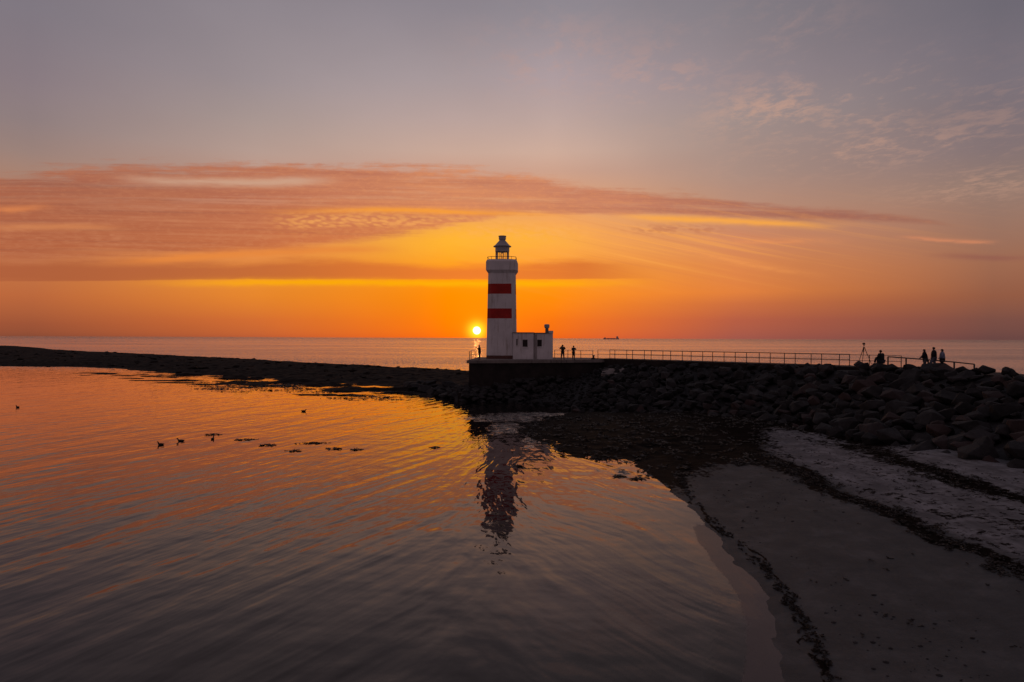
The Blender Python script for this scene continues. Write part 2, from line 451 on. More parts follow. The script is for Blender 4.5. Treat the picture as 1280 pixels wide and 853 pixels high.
    # faint overall unevenness
    hv = nt.noise(nt.xyz(az * 0.07, el * 0.12, 9.0), 1.0, 4, 0.5)
    sc = nt.new('ShaderNodeVectorMath', operation='SCALE'); nt.put(sc.inputs[0], sky); nt.put(sc.inputs['Scale'], hv * 0.18 + 0.91)
    sky = V(nt, sc.outputs[0])
    # the far half of the sky, behind the camera: a dusk Nishita sky
    ns = nt.new('ShaderNodeTexSky', sky_type='NISHITA'); ns.sun_disc = False
    ns.sun_elevation = SUN_EL; ns.sun_rotation = SUN_AZ; ns.altitude = 0; ns.dust_density = 2.0
    sn = nt.new('ShaderNodeVectorMath', operation='SCALE'); nt.put(sn.inputs[0], ns.outputs[0]); sn.inputs['Scale'].default_value = NISH
    back = nt.mix(0.7, V(nt, sn.outputs[0]), lin((126, 104, 112)))
    bf = nt.smap(away, 50.0, 105.0)
    sky = nt.mix(bf, sky, back)
    # sun: glow and disc
    sd = (math.sin(SUN_AZ) * math.cos(SUN_EL), math.cos(SUN_AZ) * math.cos(SUN_EL), math.sin(SUN_EL))
    dp = nt.new('ShaderNodeVectorMath', operation='DISTANCE')
    nt.put(dp.inputs[0], nt.xyz(*d)); dp.inputs[1].default_value = sd
    ang = V(nt, dp.outputs['Value']) * (180 / math.pi)
    glow = nt.math('EXPONENT', nt.math('POWER', ang / 0.68, 2.0) * -1.0)
    glow2 = nt.math('EXPONENT', ang * -1.0 / 2.0)
    disc = nt.smap(ang, 0.36, 0.20)
    for f, c in ((glow2, (0.55, 0.12, 0.0)), (glow, (1.2, 0.75, 0.03)), (disc, (6.0, 5.0, 3.2))):
        sv = nt.new('ShaderNodeVectorMath', operation='SCALE'); sv.inputs[0].default_value = c; nt.put(sv.inputs['Scale'], f)
        ad = nt.new('ShaderNodeVectorMath', operation='ADD'); nt.put(ad.inputs[0], sky); nt.put(ad.inputs[1], V(nt, sv.outputs[0]))
        sky = V(nt, ad.outputs[0])
    # below the horizon
    sky = nt.mix(nt.smap(el, -0.02, -0.3), sky, (0.02, 0.018, 0.018))
    bg = nt.new('ShaderNodeBackground'); bg.inputs['Strength'].default_value = 1.0
    nt.put(bg.inputs[0], sky)
    out = nt.new('ShaderNodeOutputWorld'); nt.l.new(bg.outputs[0], out.inputs[0])
    w.cycles.sampling_method = 'MANUAL'; w.cycles.sample_map_resolution = 1024
NISH = 0.06
build_world()

sun = bpy.data.lights.new('sun', 'SUN'); sun.energy = 0.02; sun.angle = R(0.6); sun.color = (1.0, 0.42, 0.10)
sun_o = bpy.data.objects.new('sun', sun); COL.objects.link(sun_o)
sdir = Vector((math.sin(SUN_AZ) * math.cos(SUN_EL), math.cos(SUN_AZ) * math.cos(SUN_EL), math.sin(SUN_EL)))
sun_o.rotation_euler = (-sdir).to_track_quat('-Z', 'Y').to_euler()

# ------------------------------------------------------------------ ground (beach, sea bed) as one sheet
SHORE = [(5.81, 66.6), (3.6, 62), (2.19, 58.45), (0.61, 52.42), (1.5, 48.5), (2.79, 45.83), (3.18, 41.79), (4.8, 40.6), (6.6, 40.23), (7.2, 37.5), (7.53, 33.79), (7.63, 28.3), (7.45, 24.5), (7.3, 22.24), (7.18, 19.14), (6.65, 16.79), (5.71, 14.32), (4.3, 11), (2.5, 7), (0, 0), (-4, -14), (-12, -40)]
LAND = SHORE + [(-30, -200), (200, -200), (200, 20), (60, 60), (37, 66), (20, 85), (10, 84)]
WR1 = [(12.5, 37.0), (14.43, 36.3), (14.13, 32.23), (14.08, 29.08), (14.35, 26.38), (14.56, 24.89), (14.12, 22.72), (14.27, 20.66), (14.04, 18.42), (13.7, 14)]
WR2 = [(20.3, 41.33), (20.16, 37.05), (19.6, 33.5), (19.18, 28.7), (19.5, 25.59), (19.6, 20)]
WR0 = [(8.9, 36.5), (8.46, 33.74), (7.98, 29.5), (7.88, 27.45), (7.89, 23.36), (7.93, 21.39), (7.68, 18.89), (7.34, 16.93), (6.92, 15.14), (6.0, 12)]
WEEDZONE = [(-5, 70), (-5, 30), (7.6, 31.5), (8.42, 33.9), (10.02, 35.8), (11.39, 36.8), (13.52, 36.1), (14.1, 34.5), (15.2, 39.5), (17.37, 46.8), (19, 49.5), (21.2, 46.5), (20.6, 42), (20.3, 38.5), (20.9, 38.0), (22.6, 39.5), (24, 40), (26, 70)]
def ground_h(X, Y):
    d = poly_dist(X, Y, SHORE)
    ins = inside(X, Y, LAND)
    far = smooth(33, 46, Y)                       # the weed flat is nearly level
    slope = 0.095 * (1 - far) + 0.045 * far
    z = np.where(ins, slope * d, -0.075 * d)
    z = np.where(ins, np.minimum(z, 1.3 + 0.012 * (d - 13)), np.maximum(z, -2.6))
    z = z + (fbm(X * 0.35, Y * 0.2, 3, 2) - 0.5) * 0.10 * smooth(0, 3, d)
    z = z + far * (fbm(X * 1.3, Y * 1.3, 4, 6) - 0.5) * 0.30 * smooth(60, 40, Y + 0 * X) * ins
    z = z + (fbm(X * 2.5, Y * 1.2, 3, 4) - 0.5) * 0.045
    # old wheel ruts running along the beach
    for c0 in (10.6, 11.5, 12.4):
        e = X - c0 - 0.5 * np.sin(Y * 0.13 + c0) - (fbm(Y * 0.4, X * 0 + c0, 2, 3) - .5) * .5
        z = z - 0.035 * np.exp(-(e / 0.16) ** 2) * smooth(32, 24, Y)
    return z, d, ins
def axis(segs):
    out = []
    for a, b, st in segs: out += list(np.arange(a, b, st))
    return np.array(out + [segs[-1][1]])
def ground_material():
    m = bpy.data.materials.new('beach_sand'); m.use_nodes = True
    nt = NT(m.node_tree); b = nt.n['Principled BSDF']
    p = nt.new('ShaderNodeNewGeometry').outputs['Position']
    at = lambda k: V(nt, nt.new('ShaderNodeAttribute', attribute_name=k).outputs['Fac'])
    weed, dry, depth = at('weed'), at('dry'), at('depth')
    n_f = nt.noise(p, 3.2, 7, 0.68); n_m = nt.noise(p, 0.9, 6, 0.6); n_g = nt.noise(p, 22, 4, 0.7)
    mp = nt.new('ShaderNodeMapping'); mp.inputs['Scale'].default_value = (1.6, 0.35, 1); mp.inputs['Rotation'].default_value = (0, 0, R(6)); nt.put(mp.inputs[0], p)
    n_s = nt.noise(V(nt, mp.outputs[0]), 1.0, 6, 0.65, 0.5)
    wet = nt.ramp(n_m, [(0.3, (0.056, 0.062, 0.062)), (0.7, (0.088, 0.096, 0.096))])
    wet = nt.mix(nt.smap(n_g, 0.45, 0.8) * 0.4, wet, (0.036, 0.038, 0.038))
    wet = nt.mix(nt.smap(n_s, 0.5, 0.72) * 0.35, wet, (0.044, 0.046, 0.046))
    drc = nt.ramp(n_s, [(0.3, (0.12, 0.126, 0.13)), (0.7, (0.30, 0.313, 0.322))])
    drc = nt.mix(nt.smap(n_m, 0.42, 0.62) * 0.55, drc, (0.10, 0.104, 0.106))
    wet = nt.mix(nt.smap(n_m + (n_f - 0.5) * 0.4, 0.50, 0.68) * 0.5, wet, (0.115, 0.122, 0.122))
    spk = nt.noise(p, 60, 2, 0.6)
    wet = nt.mix(nt.smap(spk, 0.66, 0.74) * 0.7, wet, (0.018, 0.016, 0.015))
    wet = nt.mix(nt.smap(spk, 0.34, 0.27) * 0.5, wet, (0.16, 0.17, 0.17))
    drc = nt.mix(nt.smap(n_f, 0.5, 0.66) * 0.75, drc, (0.085, 0.08, 0.08))
    c = nt.mix(nt.smap(dry + (n_s - 0.5) * 0.9 + (n_f - 0.5) * 0.7 + (n_g - 0.5) * 0.4, 0.30, 0.85), wet, drc)
    wm = nt.smap(weed + (n_f - 0.5) * 0.75 + (n_s - 0.5) * 0.6 + (n_g - 0.5) * 0.2, 0.46, 0.56)
    wc = nt.ramp(n_g, [(0.3, (0.005, 0.004, 0.003)), (0.75, (0.017, 0.012, 0.009))])
    c = nt.mix(wm, c, wc)
    c = nt.mix(nt.smap(depth, 0.12, 0.5), c, (0.012, 0.012, 0.011))
    nt.put(b.inputs['Base Color'], c)
    nt.put(b.inputs['Roughness'], 0.62 + dry * 0.3)
    nt.put(b.inputs['Specular IOR Level'], 0.12 - wm * 0.11)
    h = n_f * 0.07 + n_g * 0.02 + wm * 0.05 + n_s * 0.09
    nt.put(b.inputs['Normal'], nt.bump(h, 0.75, 0.6))
    return m
xs = axis([(-40000, -400, 9900), (-400, -40, 60), (-40, -4, 1.5), (-4, 26, 0.13), (26, 40, 0.7), (40, 400, 60), (400, 40000, 9900)])
ys = axis([(-40000, -400, 9900), (-400, -20, 60), (-20, 11, 1.2), (11, 68, 0.16), (68, 100, 1.5), (100, 460, 60), (460, 60000, 9900)])
GX, GY = np.meshgrid(xs, ys)
GZ, GD, GI = ground_h(GX, GY)
wd = np.zeros(GX.shape)
zin = inside(GX, GY, WEEDZONE) & GI
zd = poly_dist(GX, GY, WEEDZONE, True)
wd = np.maximum(wd, np.where(zin, 0.5 + 0.5 * smooth(-0.2, 3.0, zd), 0.5 * smooth(3.2, 0.0, zd)))
for line, wdt, amp in ((WR1, 1.05, 0.70), (WR2, 1.35, 0.66), (WR0, 0.22, 0.62)):
    ld = poly_dist(GX + (fbm(GX * .6, GY * .6, 3, 8) - .5) * 1.2, GY, line)
    wd = np.maximum(wd, amp * np.exp(-(ld / (wdt * (0.55 + 0.45 * smooth(20, 36, GY)))) ** 2))
wd = np.maximum(wd, (0.38 + 0.5 * (fbm(GX * .6, GY * .14, 4, 15) - .5)) * smooth(14.0, 14.6, GX) * smooth(24, 21, GX))
dry = smooth(13.0, 16.2, GX + 0.35 * (fbm(GX, GY, 3, 1) - .5))
dry = dry * (1 - 0.0 * GY)
dry = np.maximum(dry, 0.28 * smooth(8.6, 9.6, GX) * smooth(24, 36, GY))
ground = grid_mesh('beach', xs, ys, GZ, ground_material(), {'weed': wd, 'dry': dry, 'depth': np.maximum(0, -GZ)})
tag(ground, 'dark sandy beach with bands of seaweed running along the lagoon', kind='structure')

# ------------------------------------------------------------------ water
def water_material():
    m = bpy.data.materials.new('sea_water'); m.use_nodes = True
    nt = NT(m.node_tree); nt.n.remove(nt.n['Principled BSDF'])
    out = nt.n['Material Output']
    pos = nt.new('ShaderNodeNewGeometry').outputs['Position']
    x, y, z = nt.sep(pos)
    calm = V(nt, nt.new('ShaderNodeAttribute', attribute_name='calm').outputs['Fac'])
    # open sea lies beyond the reef; sheltered lagoon in front of it
    sea = nt.smap(y + x * 0.14, 100.0, 175.0)
    lag = 1.0 - sea
    # crests run roughly away from the viewer, towards the beach on the right
    # crests bend round the bay: across the view in the middle, along it at both sides
    warp = nt.noise(nt.xyz(x * 0.09, y * 0.05, 0.0), 1.0, 3, 0.5)
    xq = x - 1.0 + warp * 3.4
    hyp = nt.math('SQRT', xq * xq + 30.0)
    ph = y * 0.95 + hyp * 2.9 + warp * 7.0
    l = x - y * xq / hyp
    w1 = nt.noise(nt.xyz(ph * 0.27, l * 0.2, 2.0), 1.0, 2.0, 0.45)
    w2 = nt.noise(nt.xyz(ph * 0.64, l * 0.42, 5.0), 1.0, 2.0, 0.45)
    w3 = nt.noise(nt.xyz(x * 2.6, y * 1.5, 8.0), 1.0, 3.0, 0.5)
    patch = nt.smap(nt.noise(nt.xyz(x * 0.06, y * 0.025, 4.0), 1.0, 3, 0.5), 0.35, 0.65, 0.55, 1.15)
    shore_calm = 1.0 - calm
    w4 = nt.noise(nt.xyz(x * 0.42 + y * 0.06, y * 0.85, 9.0), 1.0, 1.5, 0.45)
    w0 = nt.noise(nt.xyz(ph * 0.13, l * 0.10, 12.0), 1.0, 1.5, 0.4)
    h = (w0 * 0.085 + w1 * 0.056 + w2 * 0.036 * patch + w3 * 0.0045 * patch + w4 * 0.024 * patch) * shore_calm
    # ruffled streaks where the shallows meet the pier
    ruf = None
    for cx, cy, rx, ry, wt in ((-0.6, 61.5, 4.2, 3.6, 1.0), (1.8, 64.5, 5.0, 2.4, 1.0), (-0.6, 54.5, 1.6, 5.0, 0.9), (1.6, 47.5, 1.6, 3.0, 0.7), (5.6, 36.8, 1.4, 3.0, 0.55)):
        g = nt.math('EXPONENT', (nt.math('POWER', (x - cx) / rx, 2.0) + nt.math('POWER', (y - cy) / ry, 2.0)) * -1.0) * wt
        ruf = g if ruf is None else nt.math('MAXIMUM', ruf, g)
    rn = nt.noise(nt.xyz(x * 1.1, y * 0.55, 1.0), 1.0, 6, 0.7)
    rn2 = nt.noise(nt.xyz(x * 0.9, y * 2.2, 7.0), 1.0, 6, 0.75)
    ruf = nt.smap(ruf + (rn - 0.5) * 1.5 + (rn2 - 0.5) * 1.5, 0.38, 0.80)
    b1 = nt.bump(h, 1.0, 1.0)
    # unresolved wavelets: random tilt of the normal, as many waves fall inside one far pixel
    nz = nt.new('ShaderNodeTexNoise'); nt.put(nz.inputs['Vector'], nt.xyz(x * 0.9, y * 0.9, 0.0)); nz.inputs['Scale'].default_value = 1.6
    nz.inputs['Detail'].default_value = 3
    band = nt.noise(nt.xyz(x * 0.004, y * 0.016, 6.0), 1.0, 5, 0.6)
    amp = lag * 0.018 + sea * (0.30 + nt.smap(band, 0.35, 0.65) * 0.35 + nt.smap(y, 500.0, 3500.0) * 0.35) + ruf * 1.1
    sub = nt.new('ShaderNodeVectorMath', operation='SUBTRACT'); nt.l.new(nz.outputs['Color'], sub.inputs[0]); sub.inputs[1].default_value = (0.5, 0.5, 0.5)
    # at sea mostly the wave faces turned to the shore are seen, the backs are hidden
    s3 = nt.sep(sub.outputs[0])
    rs = nt.math('MAXIMUM', sea, ruf)
    sy = s3[1] * (1.0 - rs) - nt.math('ABSOLUTE', s3[1]) * rs * 1.3
    scl = nt.new('ShaderNodeVectorMath', operation='SCALE'); nt.put(scl.inputs[0], nt.xyz(s3[0], sy, 0.0)); nt.put(scl.inputs['Scale'], amp * 2.0)
    add = nt.new('ShaderNodeVectorMath', operation='ADD'); nt.put(add.inputs[0], b1); nt.l.new(scl.outputs[0], add.inputs[1])
    nrm = nt.new('ShaderNodeVectorMath', operation='NORMALIZE'); nt.l.new(add.outputs[0], nrm.inputs[0])
    N = nrm.outputs[0]
    gl = nt.new('ShaderNodeBsdfGlossy'); nt.put(gl.inputs['Roughness'], 0.04 + sea * 0.12 + ruf * 0.2); nt.l.new(N, gl.inputs['Normal'])
    gl.inputs['Color'].default_value = (1.0, 0.87, 0.80, 1)
    tr = nt.new('ShaderNodeBsdfTransparent'); tr.inputs[0].default_value = (0.80, 0.80, 0.78, 1)
    deep = nt.new('ShaderNodeBsdfDiffuse'); deep.inputs[0].default_value = (0.010, 0.012, 0.014, 1)
    depth = V(nt, nt.new('ShaderNodeAttribute', attribute_name='depth').outputs['Fac'])
    body = nt.new('ShaderNodeMixShader'); nt.put(body.inputs[0], nt.smap(depth, 0.03, 0.42)); nt.l.new(tr.outputs[0], body.inputs[1]); nt.l.new(deep.outputs[0], body.inputs[2])
    fr = nt.new('ShaderNodeFresnel'); fr.inputs[0].default_value = 1.333; nt.l.new(N, fr.inputs['Normal'])
    mx = nt.new('ShaderNodeMixShader'); F = V(nt, fr.outputs[0]); nt.put(mx.inputs[0], nt.math('MINIMUM', F * (1.0 + F * F * (1.0 - F) * 2.6), 1.0)); nt.l.new(body.outputs[0], mx.inputs[1]); nt.l.new(gl.outputs[0], mx.inputs[2])
    # pale matt patches mixed over the ruffled streaks
    fm = nt.new('ShaderNodeBsdfDiffuse'); fm.inputs[0].default_value = (0.20, 0.19, 0.19, 1)
    fo = nt.smap(nt.noise(nt.xyz(x * 2.2, y * 1.1, 3.0), 1.0, 6, 0.75), 0.48, 0.66) * ruf * 0.75
    m2 = nt.new('ShaderNodeMixShader'); nt.put(m2.inputs[0], fo); nt.l.new(mx.outputs[0], m2.inputs[1]); nt.l.new(fm.outputs[0], m2.inputs[2])
    film = nt.new('ShaderNodeBsdfDiffuse'); film.inputs[0].default_value = (0.22, 0.19, 0.175, 1)
    m3 = nt.new('ShaderNodeMixShader'); nt.put(m3.inputs[0], nt.smap(calm + (rn - 0.5) * 0.5, 0.58, 0.68) * 0.55); nt.l.new(m2.outputs[0], m3.inputs[1]); nt.l.new(film.outputs[0], m3.inputs[2])
    nt.l.new(m3.outputs[0], out.inputs[0])
    return m
wx = axis([(-60000, -600, 9900), (-600, -40, 40), (-40, -4, 1.5), (-4, 14, 0.2), (14, 60, 4), (60, 600, 60), (600, 60000, 9900)])
wy = axis([(-1000, -20, 98), (-20, 10, 1.5), (10, 70, 0.25), (70, 120, 2), (120, 500, 20), (500, 60000, 4950)])
WX, WY = np.meshgrid(wx, wy)
gz, gd, gi = ground_h(WX, WY)
calm = smooth(1.6, 0.2, gd) * np.where(gi, 1, 1) * smooth(30, 24, WY)
dep = np.where(gi, 0, np.maximum(0, -gz))
water = grid_mesh('sea', wx, wy, np.zeros(WX.shape), water_material(), {'calm': calm, 'depth': dep})
tag(water, 'sea and sheltered lagoon reflecting the orange sunset', kind='structure')

# ------------------------------------------------------------------ reef
NEAR = [(-420, 165), (-121, 162), (-101, 159), (-72, 139), (-48, 121), (-30.9, 109), (-19.6, 104), (-14.8, 95.5), (-10.5, 88), (-6.8, 81), (-4.6, 79.2), (12, 96)]
FAR = [(16, 125), (-10.5, 150), (-28, 166), (-55, 190), (-92, 226), (-145, 276), (-230, 350), (-300, 425), (-420, 452)]
def reef_h(X, Y):
    poly = NEAR + FAR
    ins = inside(X, Y, poly)
    dn = poly_dist(X, Y, NEAR); df = poly_dist(X, Y, FAR)
    d = np.minimum(dn, df); s = np.where(ins, 1, -1)
    warp = (fbm(X * .05, Y * .05, 4, 3) - .5) * 22 + (fbm(X * .25, Y * .25, 4, 5) - .5) * 6
    k = np.clip(Y / 160 - 0.4, 0.15, 1)
    dd = d * s + warp * np.where(dn < df, k * 0.75, k * .55)
    z = np.where(dd > 0, 0.95 * (1 - np.exp(-dd / 13.0)), 0.05 * dd)
    z += (fbm(X * .35, Y * .35, 5, 9) - .5) * 0.5 * smooth(-3, 4, dd)
    z += (fbm(X * 1.1, Y * 1.1, 3, 4) - .5) * 0.35 * smooth(-2, 4, dd)
    hump = np.exp(-(((X + 300) / 110) ** 2 + ((Y - 430) / 45) ** 2)) * 0.9
    z += hump * smooth(0, 6, dd)
    # weed-covered stones awash along the near edge
    aw = (fbm(X * .16, Y * .38, 5, 12) - 0.53) * 2.2 * np.exp(-(dn / 11) ** 2) * smooth(-95, -60, X) * smooth(-8, -16, X)
    z = np.maximum(z, np.where((s < 0) & (np.abs(aw) > 0.02), aw - 0.03, -9))
    return np.maximum(z, -1.2)
rx = axis([(-420, -130, 1.2), (-130, -20, 0.45), (-20, 16, 0.5)])
ry = axis([(84, 175, 0.5), (175, 300, 1.0), (300, 470, 2.0)])
RX, RY = np.meshgrid(rx, ry)
reefm = bpy.data.materials.new('reef_rock'); reefm.use_nodes = True
_n = NT(reefm.node_tree); _b = _n.n['Principled BSDF']
_p = _n.new('ShaderNodeNewGeometry').outputs['Position']
_n.put(_b.inputs['Base Color'], _n.ramp(_n.noise(_p, 0.35, 7, 0.7), [(0.35, (0.008, 0.006, 0.005)), (0.65, (0.019, 0.014, 0.011))]))
_b.inputs['Roughness'].default_value = 0.9; _b.inputs['Specular IOR Level'].default_value = 0.1
reef = grid_mesh('reef', rx, ry, reef_h(RX, RY), reefm, None, False)
tag(reef, 'low dark reef of weed covered rock between the lagoon and the open sea', kind='structure')

REEF_STONES = True
# ------------------------------------------------------------------ pier, embankment
DECK = 4.6
pier = thing('pier', 'long dark concrete pier carrying the lighthouse and the railed walkway', 'pier', (0, 80, 0))
def prism(bm, pts, z0, z1):
    a = [bm.verts.new((x, y - 80, z0)) for x, y in pts]; b = [bm.verts.new((x, y - 80, z1)) for x, y in pts]
    n = len(pts)
    for k in range(n): bm.faces.new((a[k], a[(k + 1) % n], b[(k + 1) % n], b[k]))
    bm.faces.new(a[::-1]); bm.faces.new(b)
PLAT = [(-5.25, 79.0), (0.5, 80.3), (5.8, 81.6), (11.0, 84.0), (13.2, 86.5), (10.5, 91.5), (4, 93), (-4.5, 92)]
bm = bmesh.new(); prism(bm, PLAT, DECK - 0.35, DECK); obj('platform_slab', bm, M['concrete'], pier)
inset = [(-5.0, 79.25), (0.5, 80.5), (5.75, 81.8), (10.8, 84.2), (12.8, 86.5), (10.3, 91.2), (4, 92.7), (-4.3, 91.7)]
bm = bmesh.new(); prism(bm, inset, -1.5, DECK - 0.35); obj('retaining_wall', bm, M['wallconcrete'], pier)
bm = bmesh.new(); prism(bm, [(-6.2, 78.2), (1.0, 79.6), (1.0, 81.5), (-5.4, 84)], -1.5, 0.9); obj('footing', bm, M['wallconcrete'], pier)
d_w = Vector((0.693, -0.721)); n_w = Vector((0.721, 0.693)); A_w = Vector((11.7, 85.0))
def wpt(s, off): q = A_w + d_w * s + n_w * off; return (q.x, q.y)
ROAD = [(33.6, 60.3), (36.6, 54.5), (38.0, 46), (38.6, 30), (39, 10)]
def road_z(Y): return 4.66 - 0.02 * max(0, 60 - Y) if Y < 62 else 4.66
bm = bmesh.new()
lft = [wpt(-1.5, -0.5), wpt(8, -0.5), wpt(16, -0.5), wpt(24, -0.5), wpt(32.5, -0.4)] + [(x - 1.0, y) for x, y in ROAD[1:]]
rgt = [wpt(-1.5, 3.0), wpt(8, 3.0), wpt(16, 3.0), wpt(24, 3.0), wpt(33.5, 3.0)] + [(x + 2.6, y) for x, y in ROAD[1:]]
zt = [4.66, 4.66, 4.66, 4.66, 4.62] + [4.6, 4.45, 4.3, 4.3]
rows = []
for (lx, ly), (rx_, ry_), z in zip(lft, rgt, zt):
    rows.append([bm.verts.new((lx, ly - 80, -1)), bm.verts.new((lx, ly - 80, z)), bm.verts.new((rx_, ry_ - 80, z)), bm.verts.new((rx_, ry_ - 80, -1))])
for a, b in zip(rows[:-1], rows[1:]):
    for k in range(3): bm.faces.new((a[k], a[k + 1], b[k + 1], b[k]))
bm.faces.new(rows[0]); bm.faces.new(rows[-1][::-1])
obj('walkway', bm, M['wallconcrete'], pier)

CT = [((-3.5, 78.9, .4), (-3.8, 77.4, -.4)), ((3, 80.4, 1.3), (1, 74, -.3)), ((9, 82.6, 3.0), (5.8, 67, -.15)), ((13, 82.2, 4.0), (11, 63.5, .0)), ((19, 75.6, 4.25), (15.5, 62, .15)),
      ((25, 69.4, 4.25), (18.8, 57.5, .35)), ((31.3, 60.3, 4.75), (21.2, 51.0, .7)), ((33.6, 54.5, 4.85), (22.2, 45, 1.0)), ((34.3, 46, 4.9), (22.9, 37, 1.25)), ((35, 35, 4.9), (23.6, 28, 1.4)), ((36, 20, 4.8), (24.3, 15, 1.5))]
def slope_pt(t, u):
    """t along the revetment (0..10), u from toe 0 to crest 1"""
    i = min(int(t), len(CT) - 2); f = t - i
    c = Vector(CT[i][0]).lerp(Vector(CT[i + 1][0]), f); q = Vector(CT[i][1]).lerp(Vector(CT[i + 1][1]), f)
    return q.lerp(c, u)
bm = bmesh.new(); rows = []
for i in range(0, 101):
    t = i / 10.0
    row = []
    for j in range(0, 13):
        u = -0.08 + 1.08 * j / 12
        p = slope_pt(min(t, 9.9999), u)
        p.z += (float(fbm(np.array([p.x * .8]), np.array([p.y * .8]), 3, 2)[0]) - .5) * 0.4 - 0.25
        row.append(bm.verts.new(p))
    c = slope_pt(min(t, 9.9999), 1.0); q = slope_pt(min(t, 9.9999), 0.0)
    dv = (c - q); dv.z = 0; dv.normalize()
    row.append(bm.verts.new((c.x + dv.x * 2.2, c.y + dv.y * 2.2, c.z - 0.7)))
    rows.append(row)
for a, b in zip(rows[:-1], rows[1:]):
    for k in range(len(a) - 1): bm.faces.new((a[k], b[k], b[k + 1], a[k + 1]))
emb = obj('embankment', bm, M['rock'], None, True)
tag(emb, 'dark rubble bank under the boulders of the revetment', kind='structure')

# boulders
def boulder_mesh(seed):
    rnd = random.Random(seed)
    bm = bmesh.new()
    for k in range(16):
        v = Vector((rnd.gauss(0, 1), rnd.gauss(0, 1), rnd.gauss(0, 1))).normalized()
        r = rnd.uniform(0.78, 1.0)
        bm.verts.new((v.x * r * rnd.uniform(.9, 1.1), v.y * r * 0.85, v.z * r * 0.72))
    h = bmesh.ops.convex_hull(bm, input=bm.verts[:])
    bmesh.ops.delete(bm, geom=[g for g in h['geom_interior'] if isinstance(g, bmesh.types.BMVert)], context='VERTS')
    bmesh.ops.dissolve_limit(bm, angle_limit=R(14), verts=bm.verts[:], edges=bm.edges[:])
    bmesh.ops.bevel(bm, geom=bm.edges[:], offset=0.05, segments=2, affect='EDGES', profile=0.6)
    bmesh.ops.triangulate(bm, faces=bm.faces[:])
    bmesh.ops.subdivide_edges(bm, edges=[e for e in bm.edges if e.calc_length() > 0.3], cuts=1, use_grid_fill=True)
    for v in bm.verts:
        n = float(fbm(np.array([v.co.x * 2 + seed]), np.array([v.co.y * 2 + v.co.z * 1.7]), 3, seed % 7)[0]) - .5
        v.co *= 1 + 0.16 * n
    me = bpy.data.meshes.new('boulder')
    bmesh.ops.recalc_face_normals(bm, faces=bm.faces[:])
    bm.to_mesh(me); bm.free()
    me.materials.append(M['rock'])
    for p in me.polygons: p.use_smooth = False
    return me
BM = [boulder_mesh(s) for s in range(14)]
rnd = random.Random(3)
cands = []
t = 0.15
while t < 9.3:
    c, q = slope_pt(t, 1), slope_pt(t, 0)
    L = (c - q).length
    s0 = 0.42 + 0.36 * min(1, max(0, (t - 1.0) / 4.5))      # half size grows towards the shore
    nrow = max(2, int(L / (s0 * 1.62)))
    for j in range(nrow + 1):
        u = -0.02 + 1.0 * (j + rnd.uniform(-.3, .3)) / nrow
        tt = t + rnd.uniform(-.35, .35) * s0 * 0.25
        p = slope_pt(min(max(tt, 0), 9.9), max(-.05, min(1.0, u)))
        s = s0 * rnd.choice((.55, .75, .9, 1, 1.15, 1.5)) * rnd.uniform(.9, 1.1)
        if t < 2.2 and u > 0.25: s *= 0.6
        cands.append((p, s, t, u))
    seglen = (slope_pt(min(t + .1, 9.99), .5) - slope_pt(t, .5)).length / 0.1
    t += s0 * 1.6 / max(seglen, 1.0)
def px_of(p): return 640 + 853 * p.x / p.y, 422 + 853 * (CAM_Z - p.z) / p.y
vis = []
for p, s, t, u in cands:
    x, y = px_of(p)
    vis.append((s / p.y if (x < 1300 and p.y > 5) else -1, p, s, t, u))
vis.sort(key=lambda q: -q[0])
indiv = [v for v in vis[:295] if v[0] > 0]
rest = vis[len(indiv):]
def boulder_tf(p, s):
    rot = Matrix.Rotation(rnd.uniform(0, 6.28), 4, 'Z') @ Matrix.Rotation(rnd.uniform(-.4, .4), 4, 'X') @ Matrix.Rotation(rnd.uniform(-.4, .4), 4, 'Y')
    return rot, Vector((p.x, p.y, p.z + s * 0.12))
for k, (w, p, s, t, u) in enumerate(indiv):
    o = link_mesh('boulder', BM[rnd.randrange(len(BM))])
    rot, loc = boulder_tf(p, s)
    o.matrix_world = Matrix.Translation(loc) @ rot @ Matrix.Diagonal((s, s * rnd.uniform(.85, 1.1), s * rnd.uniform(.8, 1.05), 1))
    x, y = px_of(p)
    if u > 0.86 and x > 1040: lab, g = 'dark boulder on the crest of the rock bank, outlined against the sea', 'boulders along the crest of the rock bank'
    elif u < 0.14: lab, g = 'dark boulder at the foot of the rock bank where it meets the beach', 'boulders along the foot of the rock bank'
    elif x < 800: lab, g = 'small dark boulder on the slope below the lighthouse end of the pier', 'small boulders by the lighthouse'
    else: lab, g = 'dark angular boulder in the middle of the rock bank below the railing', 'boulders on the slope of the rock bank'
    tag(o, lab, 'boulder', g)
bm = bmesh.new()
for (w, p, s, t, u) in rest:
    n0 = len(bm.verts)
    bm.from_mesh(BM[rnd.randrange(len(BM))])
    bm.verts.ensure_lookup_table()
    rot, loc = boulder_tf(p, s)
    Mx = Matrix.Translation(loc) @ rot @ Matrix.Diagonal((s, s, s * .9, 1))
    for v in bm.verts[n0:]: v.co = Mx @ v.co
if len(bm.verts):
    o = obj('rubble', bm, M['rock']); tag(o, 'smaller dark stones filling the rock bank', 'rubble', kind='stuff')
else: bm.free()

